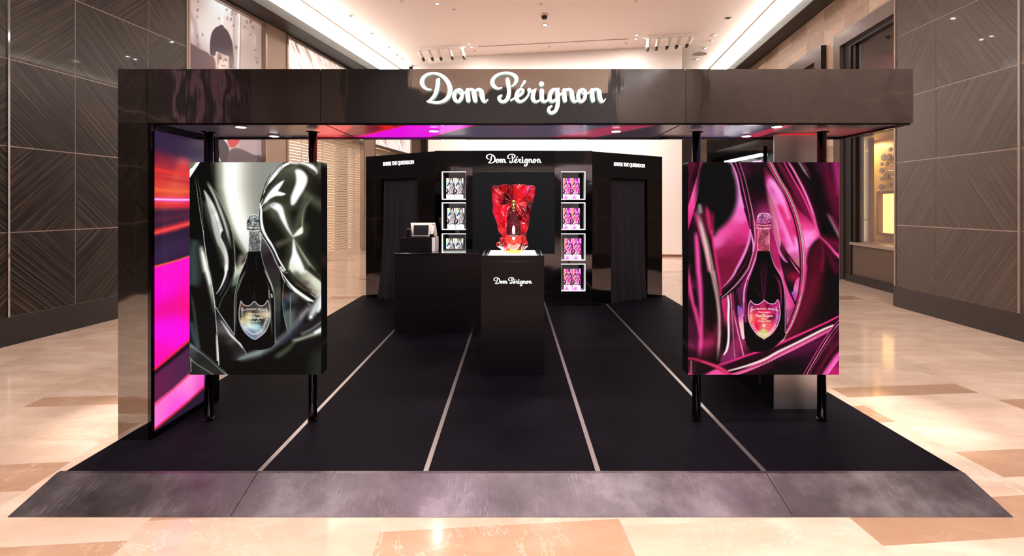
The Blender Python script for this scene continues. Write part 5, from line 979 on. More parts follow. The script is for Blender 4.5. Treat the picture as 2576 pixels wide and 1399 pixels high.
def bay(pa, pb, first):
    ya, yb = yL(pa), yL(pb); w_ = 'beside the lit fashion picture' if first else 'farther bay behind the black kiosk'
    m = MB(); line_quad(m, A_, B_, dL(ya)+.04, dL(yb)-.02, 4.12, 6.5, .05)
    pn = thing('lit_marble_panel', 'backlit white veined marble fascia, '+w_, 'marble panel', (LW((ya+yb)/2), (ya+yb)/2, 4.12))
    obj('marble_face', m, M['lit_marble'], pn); m = MB(); m.obox(A_, B_, dL(ya)-.02, dL(ya)+.04, 4.11, 6.5, -.03, .2); m.obox(A_, B_, dL(yb)-.04, dL(yb)+.02, 4.11, 6.5, -.03, .2); m.obox(A_, B_, dL(ya), dL(yb), 6.42, 6.5, -.02, .2); obj('panel_frame', m, M['bronze'], pn)
    m = MB(); m.obox(A_, B_, dL(ya), dL(yb), 4.0, 4.1, -.02, .4); m.obox(A_, B_, dL(ya)-.02, dL(ya)+.05, 0, 4.0, -.03, .3); m.obox(A_, B_, dL(yb)-.05, dL(yb)+.02, 0, 4.0, -.03, .3)
    fr = thing('roller_shutter', 'closed brass slatted roller shutter, '+w_, 'shutter', (LW((ya+yb)/2), (ya+yb)/2, 0))
    obj('shutter_frame', m, M['bronze'], fr)
    m = MB(); z = .12
    while z < 3.98: m.obox(A_, B_, dL(ya)+.05, dL(yb)-.05, z, z+.070, .12, .14); z += .086
    obj('slat_curtain', m, M['shutter'], fr)
    m = MB(); m.obox(A_, B_, dL(ya)+.05, dL(yb)-.05, .0, .12, .10, .16); obj('bottom_bar', m, M['shutter'], fr)
    m = MB()
    for f in ((.2, .45, .62, .9) if first else (.5,)):
        d = dL(ya)+f*(dL(yb)-dL(ya)); m.obox(A_, B_, d-.02, d+.02, .1, 4.0, .145, .16)
    obj('upright_rod', m, M['taupe_dark'], fr)
    struct('wall_shop_interior', MB().obox(A_, B_, dL(ya)+.02, dL(yb)-.02, 0, 4.0, 1.1, 1.15), M['shop_back'])
    L = dL(yb)-dL(ya); c = A2+tt*((dL(ya)+dL(yb))/2)+nn*.6
    light('AREA', 'shop_lamp', (c.x, c.y, 3.8), 60*L, (1, .82, .6), .5, target=(c.x, c.y, 0))
bay(722, 915, True); bay(942, 1035, False)

# ------------------------------------------------------------------ right shop fronts
RA, RB = (RW(24.5), 24.5), (RW(7.95), 7.95)
def dR(y): return (24.5-y)*math.sqrt(1+.136**2)
r2 = Vector(RA); rt = (Vector(RB)-r2).normalized(); rn = Vector((-rt.y, rt.x))
def Rp(y, z, n): p = r2+rt*dR(y)+rn*n; return (p.x, p.y, z)
def yR(px, n=0):
    p, q = r2+rn*n, Vector(RB)+rn*n; return isect_y(px, p, q)
def isect_y(px, p, q):
    x, y = isect(px, (p.x, p.y), (q.x, q.y)); return 24.5-(Vector((x, y))-p).length/math.sqrt(1+.136**2)
mb = MB()
mb.obox(RA, RB, 0, dR(11.06), 0, ZC-.001, .01, .3, 1); mb.obox(RA, RB, dR(11.06), dR(7.95), 5.65, ZC-.001, .01, .3, 1)
line_quad(mb, RA, RB, 0, dR(11.06), 0, ZC-.001, 0, 0); line_quad(mb, RA, RB, dR(11.06), dR(7.95), 5.65, ZC-.001, 0, 0)
mb.obox(RA, RB, dR(13.6), dR(7.95), 0, 6.5, 1.6, 1.7, 2)
struct('wall_right_shops', mb, [M['tiles'], M['taupe'], mat('mauve_interior', (.20, .14, .15), .5)])
# stone panel further along
m = MB(); line_quad(m, RA, RB, dR(22), dR(16.2), 3.2, 5.2, -.02); m.obox(RA, RB, dR(16.2), dR(15.9), 0, 5.2, -.04, 0); struct('trim_9', m, M['skirting'])
# window 1: tall shop window in a stone surround
m = MB(); m.obox(RA, RB, dR(11.06), dR(10.79), 0, 5.65, -.05, .3); m.obox(RA, RB, dR(10.79), dR(7.95), 5.36, 5.65, -.05, .3)
w1 = struct('window_1', m, M['stone_ring'], label='tall shop window with dark stone surround and yellow display')
m = MB(); m.obox(RA, RB, dR(10.79), dR(10.50), 0, 5.36, .03, .3); m.obox(RA, RB, dR(10.50), dR(7.95), 3.2, 3.5, .03, .25)
m.obox(RA, RB, dR(10.50), dR(7.95), 5.26, 5.36, .03, .3); m.obox(RA, RB, dR(10.5), dR(10.38), 3.5, 5.26, .06, .2); m.obox(RA, RB, dR(10.5), dR(10.38), .87, 3.2, .06, .2)
m.obox(RA, RB, dR(10.6), dR(7.95), 0, .16, -.03, .3)
obj('window_frame', m, M['dark_frame'], w1)
m = MB(); m.obox(RA, RB, dR(10.5), dR(7.95), .82, .88, .0, .3); obj('window_sill', m, M['bronze'], w1)
m = MB(); m.obox(RA, RB, dR(10.5), dR(7.95), .16, .82, .06, .3); obj('lower_panel', m, mat('patterned_brown_panel', (.10, .066, .048), .5), w1)
m = MB(); line_quad(m, RA, RB, dR(10.38), dR(7.95), .88, 3.2, .10); obj('pane', m, M['glass'], w1)
m = MB(); line_quad(m, RA, RB, dR(10.38), dR(7.95), 3.5, 5.26, .10); obj('pane', m, M['glass'], w1)
# display interior
m = MB(); m.obox(RA, RB, dR(13.2), dR(8.6), .6, 3.21, .95, 1.0, 0)
struct('wall_display_back', m, M['gold_wall'])
m = MB(); m.obox(RA, RB, dR(13.2), dR(8.6), .80, .88, .31, .95); struct('wall_display_floor', m, M['wood_red'])
m = MB(); m.obox(RA, RB, dR(13.2), dR(8.6), 3.22, 3.36, .31, 1.59); struct('wall_display_top', m, M['wood_light'])
ya, yb = yR(2148, .35), yR(2161, .35)
tag(obj('strip_light', MB().obox(RA, RB, dR(ya), dR(yb), .88, 3.2, .35, .40), M['strip_light']), 'vertical white light strip at the left of the yellow shop window', 'strip light')
ya, yb = yR(2163, .42), yR(2186, .42)
p = thing('wood_panel', 'tall pale wood panel in three pieces behind the shop glass', 'panel', Rp((ya+yb)/2, .88, .45))
for z0, z1 in ((.88, 1.36), (1.38, 2.24), (2.26, 2.92), (2.94, 3.2)): obj('board', MB().obox(RA, RB, dR(ya), dR(yb)-.02, z0, z1, .44, .48), M['wood_light'], p)
obj('edge_strip', MB().obox(RA, RB, dR(yb)-.03, dR(yb)+.04, .88, 3.2, .42, .50), M['wood_red'], p)
def atp(px, py, n):
    y = yR(px, n); q = Rp(y, 0, n); return q[0], q[1], CZ-(py-CY)*q[1]/F
orn = thing('wall_ornament', 'cluster of grey hexagon discs on thin stems against the gold wall', 'ornament', Rp(yR(2230, .9), 1.5, .92))
for px_, py_, r in ((2239, 376, .05), (2222, 396, .085), (2235, 395, .075), (2217, 413, .045), (2230, 413, .045), (2217, 429, .07), (2228, 443, .09), (2218, 450, .055), (2216, 470, .075), (2239, 463, .045), (2250, 406, .05), (2250, 436, .06)):
    c_ = Vector(atp(px_, py_, .88)); a3 = Vector((rt.x, rt.y, 0)); n3 = Vector((rn.x, rn.y, 0)); vs = []
    for dn in (0, .02):
        for k in range(6): an = math.pi/3*k+.5; vs.append(c_+a3*(r*1.2*math.cos(an))+Vector((0, 0, r*math.sin(an)))+n3*dn)
    obj('hexagon_disc', MB().add(vs, [(5, 4, 3, 2, 1, 0), (6, 7, 8, 9, 10, 11)]+[(k, (k+1) % 6, 6+(k+1) % 6, 6+k) for k in range(6)]), M['hexagon'], orn)
m = MB()
for px_, py_ in ((2230, 396), (2217, 413), (2217, 429), (2220, 445), (2216, 470)): m.tube(atp(px_, py_, .90), atp(2290, py_+2, .90), .006, n=6)
obj('stem', m, M['bronze'], orn)
ni = thing('display_niche', 'framed niche glowing yellow at the bottom of the gold wall', 'niche', Rp(yR(2235, .9), .95, .9))
x0 = dR(yR(2215, .85)); z1 = atp(2215, 488, .85)[2]; z0 = atp(2215, 585, .85)[2]
obj('glowing_back', MB().obox(RA, RB, x0, x0+.9, z0, z1, .90, .94), M['niche'], ni)
m = MB(); m.obox(RA, RB, x0-.05, x0, z0-.06, z1+.06, .80, .95); m.obox(RA, RB, x0, x0+.9, z1, z1+.06, .80, .95); m.obox(RA, RB, x0, x0+.9, z0-.06, z0, .80, .95)
obj('niche_frame', m, M['wood_red'], ni)
m = MB(); cpt = dR(11.3)
vs = [(cpt-1.1+.1*k, 4.85+.42*math.sin(math.pi*min(1, max(0, k/22)))) for k in range(23)]
for (d0, h0), (d1, h1) in zip(vs, vs[1:]): m.obox(RA, RB, d0, d1, 3.37, (h0+h1)/2, .9, .93)
tag(obj('red_banner', m, M['red']), 'red arched backdrop behind the upper shop glass', 'banner')
light('AREA', 'display_lamp', Rp(11.3, 3.15, .65), 16, (1, .85, .6), .3, target=Rp(11.3, 1, .8))
# window 2
m = MB(); m.obox(RA, RB, dR(14.6), dR(11.48), 5.30, 5.62, -.12, .02); m.obox(RA, RB, dR(11.80), dR(11.48), 0, 5.30, -.12, .02); m.obox(RA, RB, dR(14.6), dR(14.3), 0, 5.30, -.12, .02)
w2 = struct('window_2', m, M['stone_ring'], label='farther shop window in a dark stone surround')
m = MB(); m.obox(RA, RB, dR(11.48), dR(11.47), 0, 5.62, -.121, .0); m.obox(RA, RB, dR(14.3), dR(11.8), .9, 5.3, -.03, -.01); obj('window_frame', m, M['dark_frame'], w2)
m = MB(); line_quad(m, RA, RB, dR(14.3), dR(11.8), .9, 5.25, -.06); obj('pane', m, M['glass'], w2)

# ------------------------------------------------------------------ ceiling fittings
def on_ceil(px, py, z=ZC): y = F*(z-CZ)/(CY-py); return (px-CX)*y/F, y
for k, (px_, py_, bright) in enumerate(((931, 85.5, 0), (973.5, 119.5, 0), (1009, 149, 0), (1100, 8.7, 0), (1180.5, 110, 0), (1186.5, 117.5, 0), (1371, 62.4, 1), (1602, 88, 0), (1600, 97, 0), (1799, 88, 0), (1775, 120.7, 0), (1754, 149, 0))):
    x, y = on_ceil(px_, py_)
    if px_ in (1180.5, 1602): x += .0
    wh = {931: 'nearest the left cove', 973.5: 'second along the left cove', 1009: 'third along the left cove, farthest away', 1100: 'at the top edge of the picture, left', 1180.5: 'rear of the pair right of the left track',
          1186.5: 'front of the pair right of the left track', 1371: 'shining as a bright star under the dome camera', 1602: 'nearer of the pair left of the right track', 1600: 'farther of the pair left of the right track',
          1799: 'nearest the right cove', 1775: 'beside the round ceiling speaker', 1754: 'beyond the round ceiling speaker'}[px_]
    d = thing('recessed_downlight', 'small recessed ceiling downlight '+wh, 'downlight', (x, y, ZC))
    r = .075 if not bright else .09
    obj('trim_ring', MB().lathe(x, y, [(r*.6, ZC-.001), (r*.6, ZC-.012), (r, ZC-.012), (r*1.05, ZC-.001)], 24), M['white'], d)
    obj('lens', MB().lathe(x, y, [(r*.58, ZC-.004), (r*.58, ZC-.010)], 24), M['lamp'] if bright else M['lamp_warm'], d)
    light('AREA', 'fixture_lamp', (x, y, ZC-.014), 26 if bright else 16, (1, .87, .79), .08, target=(x, y, 0))
for px_, py_, wh in ((880, 40, 'left of the ceiling, near the cove'), (1141, 24, 'below the leftmost top downlight'), (1360, 10.7, 'above the dome camera'), (997, 138, 'among the left cove downlights'), (1194, 127.5, 'behind the left track'), (1381.5, 117.5, 'under the long ceiling slot'), (1575, 109.5, 'at the right end of the ceiling slot'), (1789, 101.5, 'right of the right track'), (1599, 3, 'at the top edge right of centre'), (1009, 3, 'at the top edge left of centre')):
    x, y = on_ceil(px_, py_)
    tag(obj('ceiling_sensor', MB().lathe(x, y, [(.05, ZC-.001), (.05, ZC-.014), (.025, ZC-.03), (.02, ZC-.032)], 20), M['white'], org=(x, y, ZC)), 'small white ceiling detector '+wh, 'detector')
x, y = on_ceil(1832, 45); tag(obj('ceiling_port', MB().box(x-.06, x+.06, y-.06, y+.06, ZC-.01, ZC-.001), M['black_matte'], org=(x, y, ZC)), 'small dark port in the ceiling near the right cove', 'ceiling port')
x, y = on_ceil(1763.6, 135.4); tag(obj('ceiling_speaker', MB().lathe(x, y, [(.20, ZC-.001), (.20, ZC-.012), (.18, ZC-.012), (.17, ZC-.008)], 32), M['taupe'], org=(x, y, ZC)), 'round flat grey speaker grille in the ceiling', 'speaker')
for (px_, py_, wh) in ((1369.5, 37, 'above the bright star downlight'), (1033, 166, 'just above the kiosk beam')):
    x, y = on_ceil(px_, py_); d = thing('dome_camera', 'black dome security camera '+wh, 'camera', (x, y, ZC))
    obj('camera_base', MB().lathe(x, y, [(.10, ZC-.001), (.105, ZC-.03), (.09, ZC-.045)], 28), M['white'], d)
    obj('dome', MB().lathe(x, y, [(.085, ZC-.045), (.082, ZC-.09), (.06, ZC-.125), (.02, ZC-.14)], 28), M['black_gloss'], d, smooth=True)
def track(p0, p1, heads, wh, lean):
    x0, y0 = on_ceil(*p0, ZC-.06); x1, y1 = on_ceil(*p1, ZC-.06)
    m = MB(); L = math.dist((x0, y0), (x1, y1)); m.obox((x0, y0), (x1, y1), 0, L, ZC-.075, ZC-.045, -.02, .02); n = 4
    for k in range(n):
        f = (k+.5)/n*L; m.obox((x0, y0), (x1, y1), f-.02, f+.02, ZC-.05, ZC-.001, -.015, .015)
    tag(obj('lighting_track', m, M['white'], org=(x0, y0, ZC)), 'white ceiling lighting track, %s group of spotlights' % wh, 'lighting track')
    for k, f in enumerate(heads):
        x = x0+(x1-x0)*f; y = y0+(y1-y0)*f; z = ZC-.076
        nth = ('first', 'second', 'third', 'fourth', 'fifth')[k]
        h = thing('track_spotlight', 'white cylinder spotlight, %s from the left on the %s track' % (nth, wh), 'spotlight', (x, y, z), group='spotlights on the %s ceiling track' % wh)
        obj('adapter', MB().box(x-.07, x+.07, y-.02, y+.02, z-.035, z), M['white'], h)
        ln = lean+(k-2)*(-.06 if lean > 0 else -.1)
        d = Vector((ln, -.25, -1)).normalized(); a = Vector((x, y, z-.06)); b = a+d*.27
        obj('lamp_body', MB().tube(a-d*.02, b, .058, n=20), M['white'], h); obj('nozzle', MB().tube(b, b+d*.085, .050, .046, n=20), M['black_matte'], h)
        obj('yoke', MB().tube((x, y, z-.03), a+d*.06, .014, n=8), M['white'], h)
track((1037, 127), (1170, 118.5), (.14, .32, .49, .71, .94), 'left', .42)
track((1618, 97), (1755, 89), (.10, .28, .49, .68, .88), 'right', -.38)
x0, y0 = on_ceil(1203, 117); x1, y1 = on_ceil(1581, 97.5)
struct('trim_10', MB().obox((x0, y0), (x1, y1), 0, math.dist((x0, y0), (x1, y1)), ZC-.012, ZC-.001, -.02, .02), M['taupe'])
# ================================================================== the black kiosk
ZP = .0845; PT = .084                                             # top of the platform
def X(px, y): return (px-CX)*y/F
def Z(py, y): return CZ-(py-CY)*y/F
# ---- platform
pl = thing('platform', 'low black kiosk platform with metal strips and a scratched metal ramp', 'platform', (0, 5.6, 0))
xs = [-2.70, -1.533, -.53, .509, 1.512, 2.70]
for i in range(5): obj('floor_panel', MB().box(xs[i]+(.015 if i else 0), xs[i+1]-(.015 if i < 4 else 0), 2.83, 8.40, .01, PT), M['carpet'], pl)
for i in range(1, 5): obj('metal_strip', MB().box(xs[i]-.0148, xs[i]+.0148, 2.83, 7.8, .01, PT+.0004), M['strip'], pl)
rx = [-2.735, -1.533, 1.512, 2.70]
for i in range(3):
    a0, a1 = rx[i]+(.002 if i else 0), rx[i+1]-(.002 if i < 2 else 0)
    rp = obj('ramp_plate', MB().add([(a0, 2.83, PT), (a1, 2.83, PT), (a1, 2.805, PT), (a0, 2.805, PT), (a0, 2.535, .003), (a1, 2.535, .003), (a0, 2.535, .0), (a1, 2.535, .0), (a0, 2.83, 0), (a1, 2.83, 0)],
        [(3, 2, 1, 0), (4, 5, 2, 3), (6, 7, 5, 4), (0, 1, 9, 8), (8, 9, 7, 6), (0, 8, 6, 4, 3), (1, 2, 5, 7, 9)]), M['ramp'], pl)
    x = a0+.12
    while x < a1-.05: obj('screw', MB().lathe(x, 2.818, [(.006, PT-.001), (.005, PT+.0004)], 10), M['black_matte'], rp); x += .335

# ---- lettering
LOGO = dict(
 D=[[(232,293,9),(190,290,14),(145,262,22),(118,205,29),(135,145,24),(190,100,18),(270,84,15),(350,103,20),(420,155,27),(465,225,30),(480,300,31),(465,370,29),(420,425,23),(350,456,17),(280,460,15),(215,450,14),(190,448,12)],
    [(340,158,12),(326,175,27),(322,230,27),(308,300,27),(280,370,23),(240,415,18),(205,445,14)]],
 o1=[[(600,294,17),(556,316,24),(532,375,26),(548,430,25),(585,447,19),(622,410,24),(638,350,22),(628,308,20),(600,294,17)],[(588,325,10),(605,346,10),(648,345,11),(690,320,12)]],
 m=[[(706,300,24),(708,380,31),(714,430,29)],[(712,300,14),(755,293,18),(782,318,27),(795,380,33),(804,430,30)],[(800,315,14),(845,293,20),(882,318,30),(893,380,33),(908,430,28),(930,452,14),(966,422,6)]],
 P=[[(1145,268,8),(1100,277,14),(1050,255,24),(1024,205,28),(1045,145,22),(1105,100,17),(1190,80,16),(1270,92,20),(1325,130,27),(1335,175,25),(1312,222,16),(1278,250,8)],
    [(1228,148,10),(1220,165,28),(1232,240,28),(1240,310,27),(1232,380,27),(1205,430,23),(1160,450,20),(1120,430,22),(1108,395,20),(1140,372,14)]],
 e=[[(1440,193,19),(1418,226,14),(1392,262,8)],[(1262,432,9),(1300,410,11),(1355,382,14),(1405,345,18),(1424,308,17),(1396,291,15),(1355,318,24),(1335,380,28),(1348,430,25),(1392,447,18),(1445,418,15),(1485,370,13),(1498,325,14)]],
 r=[[(1500,300,25),(1535,318,12),(1585,290,10)],[(1563,310,24),(1545,385,28),(1556,430,25),(1592,449,16),(1645,425,10)]],
 i=[[(1657,222,32),(1658,223,32)],[(1662,312,30),(1660,375,30),(1668,428,26),(1702,449,17),(1742,424,12)]],
 g=[[(1845,292,18),(1795,308,25),(1764,370,28),(1768,425,26),(1805,446,18),(1848,415,16)],[(1878,280,10),(1864,330,27),(1868,420,28),(1864,500,27),(1835,570,24),(1785,594,20),(1750,566,22),(1760,525,18),(1788,508,11)],[(1880,378,11),(1935,330,12)]],
 n1=[[(1950,305,26),(1952,380,30),(1960,432,27)],[(1960,302,16),(2010,293,19),(2042,318,28),(2052,380,30),(2066,428,27),(2096,449,16),(2135,418,10)]],
 o2=[[(2185,293,17),(2148,315,24),(2130,375,25),(2145,430,25),(2178,447,19),(2212,410,23),(2224,350,21),(2214,307,19),(2185,293,17)],[(2178,330,9),(2200,350,10),(2250,343,10),(2295,318,11)]],
 n2=[[(2308,305,26),(2312,380,30),(2322,432,26)],[(2318,302,16),(2365,293,19),(2398,318,28),(2406,380,30),(2420,428,27),(2446,452,14),(2482,415,5)]])
NAMES = {'D': 'D', 'o1': 'o', 'm': 'm', 'P': 'P', 'e': 'e with an accent', 'r': 'r', 'i': 'i', 'g': 'g', 'n1': 'n', 'o2': 'o', 'n2': 'n'}
def stroke(mb, pts, fx, thick, step):
    """pts in logo units; fx(x, y, n) -> world; n = 0 back .. 1 front; front faces mi 0, returns mi 1"""
    p = Cv.spline(pts, step=step); n = len(p); Lf = []; Rt = []
    for i in range(n):
        d = p[min(i+1, n-1)][:2]-p[max(i-1, 0)][:2]; d = d/(np.hypot(*d)+1e-9); nx, ny = -d[1], d[0]; w_ = max(p[i][2]*.94, 2)
        Lf.append((p[i][0]+nx*w_, p[i][1]+ny*w_)); Rt.append((p[i][0]-nx*w_, p[i][1]-ny*w_))
    for s, q in ((1, p[-1]), (-1, p[0])):           # round ends
        m = 14; w_ = max(q[2], 2); vs = [(q[0]+w_*math.cos(2*math.pi*k/m), q[1]+w_*math.sin(2*math.pi*k/m)) for k in range(m)]
        mb.add([fx(a, b, 1) for a, b in vs], [tuple(range(m))], 0)
        mb.add([fx(a, b, 1) for a, b in vs]+[fx(a, b, 0) for a, b in vs], [(k, (k+1) % m, m+(k+1) % m, m+k) for k in range(m)], 1)
    mb.add([fx(*q, 1) for q in Lf]+[fx(*q, 1) for q in Rt], [(i, i+1, n+i+1, n+i) for i in range(n-1)], 0)
    for side in (Lf, Rt): mb.add([fx(*q, 1) for q in side]+[fx(*q, 0) for q in side], [(i, i+1, n+i+1, n+i) for i in range(n-1)], 1)
def logo(parent, pxl, pxr, pytop, y, thick, front, side, single=False, step=8):
    """pxl..pxr picture width of the word, pytop the picture row of the top of the capital D"""
    s = (pxr-pxl)/2400.0
    fx = lambda a, b, n: (X(pxl+(a-88)*s, y), y-thick*n, Z(pytop+(b-68)*s, y))
    if single:
        m = MB()
        for k in LOGO:
            for st in LOGO[k]: stroke(m, st, fx, thick, step)
        return obj('lettering', m, [front, side], parent)
    root = bpy.data.objects.new('lettering', None); C.objects.link(root); root.parent = parent
    for k in LOGO:
        m = MB()
        for st in LOGO[k]: stroke(m, st, fx, thick, step)
        obj('letter', m, [front, side], root, label='glowing white script letter '+NAMES[k])
    return root
def text(parent, s, origin, ux, uz, width, height, mat_, name='printed_text', ext=0, off=0, arc=0, shear=0, both=False):
    cu_ = bpy.data.curves.new('t', 'FONT'); cu_.body = s; cu_.size = 1; cu_.offset = off; cu_.resolution_u = 3; cu_.shear = shear
    to = bpy.data.objects.new('t', cu_); C.objects.link(to); bpy.context.view_layer.update()
    me = bpy.data.meshes.new_from_object(to.evaluated_get(bpy.context.evaluated_depsgraph_get())); bpy.data.objects.remove(to)
    v = np.array([q.co[:2] for q in me.vertices]); lo, hi = v.min(0), v.max(0); v = (v-lo)/(hi-lo)
    o3 = Vector(origin); ux = Vector(ux).normalized(); uz = Vector(uz).normalized(); wn = ux.cross(uz)
    vs = [o3+ux*(a*width)+uz*(b*height-arc*(2*a-1)**2*-1) for a, b in v]; fs = [tuple(p.vertices) for p in me.polygons]
    m = MB()
    if ext:
        m.add([q+wn*ext for q in vs], fs, 0)
        ed = {}
        for f in fs:
            for i in range(len(f)):
                e = (f[i], f[(i+1) % len(f)]); ed.setdefault(tuple(sorted(e)), []).append(e)
        for e in [q[0] for q in ed.values() if len(q) == 1]: m.add([vs[e[0]], vs[e[1]], vs[e[1]]+wn*ext, vs[e[0]]+wn*ext], [(0, 1, 2, 3)], 0)
    else: m.add(vs, fs, 0)
    bpy.data.meshes.remove(me)
    return obj(name, m, mat_, parent)

# ---- canopy: beam, left wall, lit fabric, soffit
cy = thing('entrance_canopy', 'glossy black entrance beam with glowing script lettering and left side wall', 'canopy', (0, 3.55, ZP))
ZT, ZB = Z(174, 3.2), 2.25
obj('beam_core', MB().box(-2.69, 2.718, 3.215, 3.91, ZB+.012, ZT-.004), M['black_gloss'], cy)
fx_ = [-2.698, X(370, 3.2), X(806, 3.2), X(1725, 3.2), X(2297, 3.2)]
for i in range(4): obj('fascia_panel', MB().box(fx_[i]+(.0015 if i else 0), fx_[i+1]-(.0015 if i < 3 else 0), 3.2, 3.214, ZB, ZT), M['beam'], cy)
obj('end_panel', MB().box(2.719, X(2297, 3.2)-.001, 3.2145, 3.93, ZB, ZT), M['beam'], cy)
obj('rear_panel', MB().box(-2.69, 2.718, 3.912, 3.93, ZB, ZT), M['beam'], cy)
m = MB(); m.box(-2.46, 2.72, 3.2145, 3.228, ZB-.012, ZB+.005); m.box(-2.46, 2.72, 3.89, 3.91, ZB-.014, ZB+.005); m.box(2.70, 2.72, 3.228, 3.89, ZB-.012, ZB+.005)
obj('soffit_edge', m, M['pole'], cy)
sf = graphic('printed_soffit', ((-2.46, 3.228, ZB+.004), (2.70, 3.228, ZB+.004), (2.70, 3.89, ZB+.004), (-2.46, 3.89, ZB+.004)), 520, 66,
    (lambda cv: lambda S, T, Pn: cv.sample(Pn[..., 0]*100, (Pn[..., 1]-3.228)/.662*70))(art_soffit()), M['soffit'], cy)
for xx in (-1.32, 1.174): obj('soffit_seam', MB().box(xx-.002, xx+.002, 3.228, 3.89, ZB+.001, ZB+.004), M['black_matte'], cy)
sw = obj('side_wall', MB().box(-2.698, -2.481, 3.2145, 3.91, ZP, ZB+.01), M['column'], cy)
obj('front_post', MB().box(-2.698, X(372, 3.2), 3.2, 3.214, ZP, ZB-.001), M['column'], cy)
fr = MB(); fr.box(X(372, 3.2)+.001, -2.474, 3.2, 3.232, ZP, ZB-.002); fr.box(-2.481, -2.470, 3.232, 3.91, ZP, .125); fr.box(-2.481, -2.470, 3.232, 3.91, 2.205, ZB-.002); fr.box(-2.481, -2.466, 3.80, 3.91, .125, 2.205)
obj('light_box_frame', fr, M['pole'], cy)
aside = art_side()
graphic('lit_fabric', ((-2.476, 3.233, 2.204), (-2.476, 3.80, 2.204), (-2.476, 3.80, .126), (-2.476, 3.233, .126)), 130, 440, lambda S, T, Pn: aside.sample(S*100, T*420), M['lightbox'], cy)
obj('rear_post', MB().tube((-2.448, 3.86, ZP), (-2.448, 3.86, ZB-.01), .022), M['pole'], cy, smooth=False)
logo(cy, 1057, 1523, 183.2, 3.2, .022, M['letter'], M['letter_side'])
for px_, py_ in ((606, 318), (689, 341), (1091, 328), (1550, 329), (1955, 317), (1878, 341)):
    y = F*(ZB-CZ)/(CY-py_); x = X(px_, y)
    d = obj('downlight', MB().lathe(x, y, [(.042, ZB+.003), (.044, ZB-.006), (.036, ZB-.007), (.034, ZB-.003)], 28), M['chrome'], cy, label='bright soffit downlight')
    obj('lens', MB().lathe(x, y, [(.033, ZB-.002), (.032, ZB-.009)], 24), M['lamp'], d)
    light('SPOT', 'soffit_spot', (x, y, ZB-.02), 13, (1, .88, .92), .03, target=(x, y, 0), spot=110, blend=1)
# ---- right media wall
mw = thing('media_wall', 'low dark reflective wall with a screen recess, standing behind the pink poster', 'display wall', (2.25, 4.3, ZP))
obj('wall_body', MB().box(2.05, 2.46, 3.702, 4.95, ZP, 2.24), M['black_gloss'], mw)
obj('front_panel', MB().box(2.05, 2.46, 3.69, 3.701, ZP, 2.24), mat('satin_silver_panel', (.85, .82, .86), .38, 1), mw)
obj('screen_surround', MB().box(2.035, 2.05, 3.82, 4.8, 1.0, 2.17), M['black_mirror'], mw)
obj('light_strip', MB().box(2.02, 2.035, 3.84, 4.5, 2.09, 2.115), M['led'], mw)
ab = art_box(True); absil = art_box(False)
graphic('media_screen', ((2.032, 4.75, 2.06), (2.032, 3.84, 2.06), (2.032, 3.84, 1.05), (2.032, 4.75, 1.05)), 60, 60, lambda S, T, Pn: ab.sample(S*80, T*190)*.5+absil.sample(S*80, T*190)*.5, M['backlit'], mw)
obj('vertical_slot', MB().box(2.035, 2.05, 3.86, 3.90, .2, .6), M['black_matte'], mw)

# ---- poster stands
PYF = 3.36
def poster(px0, px1, poles, art, label, right):
    x0, x1, z1, z0 = X(px0, PYF), X(px1, PYF), Z(408, PYF), Z(943, PYF)
    t = thing('poster_stand', label, 'poster stand', ((x0+x1)/2, PYF+.1, ZP))
    obj('poster_box', MB().box(x0, x1, PYF+.002, PYF+.112, z0, z1), M['black_gloss'], t, bevel=.002)
    nx = int(px1-px0)+1
    g = graphic('backlit_poster', ((x0, PYF, z1), (x1, PYF, z1), (x1, PYF, z0), (x0, PYF, z0)), nx, 535, by_canvas(art), M['backlit'], t)
    for pp in poles:
        y = 3.505; x = X(pp, y)
        p_ = obj('pole', MB().tube((x, y, ZP), (x, y, ZB-.013), .0305, n=28), M['pole'], t, smooth=False)
        for pg in p_.data.polygons: pg.use_smooth = len(pg.vertices) == 4
        obj('flange', MB().lathe(x, y, [(.031, ZB-.022), (.046, ZB-.02), (.047, ZB-.013)], 28), M['pole'], p_)
        obj('base_collar', MB().lathe(x, y, [(.036, ZP+.0005), (.036, ZP+.012), (.031, ZP+.014)], 28), M['pole'], p_)
    def tx(s, pxa, pxb, pyb, h, **kw):
        return text(t, s, (X(pxa, PYF), PYF-.0008, Z(pyb, PYF)), (1, 0, 0), (0, 0, 1), X(pxb, PYF)-X(pxa, PYF), h*PYF/F, M['ink'], **kw)
    if right:
        tx('Dom PÉRIGNON · MILLÉSIME', 1889, 1955, 779, 5.5, arc=-.008); tx('Champagne', 1906, 1937.5, 789, 6, shear=.3); tx('Rosé', 1915, 1928, 804, 5, shear=.3); tx('Vintage 2006', 1905.5, 1938.5, 811, 5.5, shear=.3); tx('Brut', 1917.5, 1926, 831.5, 4)
        logo_small(t, 1900, 1944, 790)
    else:
        tx('Dom PÉRIGNON · MILLÉSIME', 607.5, 672, 780, 5.5, arc=-.008); tx('Champagne', 624, 655, 793, 6, shear=.3); tx('Vintage 2010', 624, 656, 812, 5.5, shear=.3)
        logo_small(t, 619, 662, 795)
    xa = (482 if not right else 1740)
    text(t, 'ENJOY RESPONSIBLY', (X(xa, PYF), PYF-.0008, Z(936 if not right else 940, PYF)), (0, 0, 1), (-1, 0, 0), 33*PYF/F, 2.6*PYF/F, M['ink'])
    return t
M['ink'] = mat('white_print', (.1, .1, .1), .5, emit=(.92, .88, .90), es=.85)
def logo_small(t, a, b, top):
    o = logo(t, a, b, top, PYF-.0006, .0003, M['ink'], M['ink'], single=True, step=20); o.name = 'printed_script'
poster(477, 808, (525, 787), art_silver(), 'silver and black backlit bottle poster standing on black poles, at left', False)
poster(1731, 2111, (1752, 2067), art_pink(), 'magenta backlit bottle poster standing on black poles, at right', True)

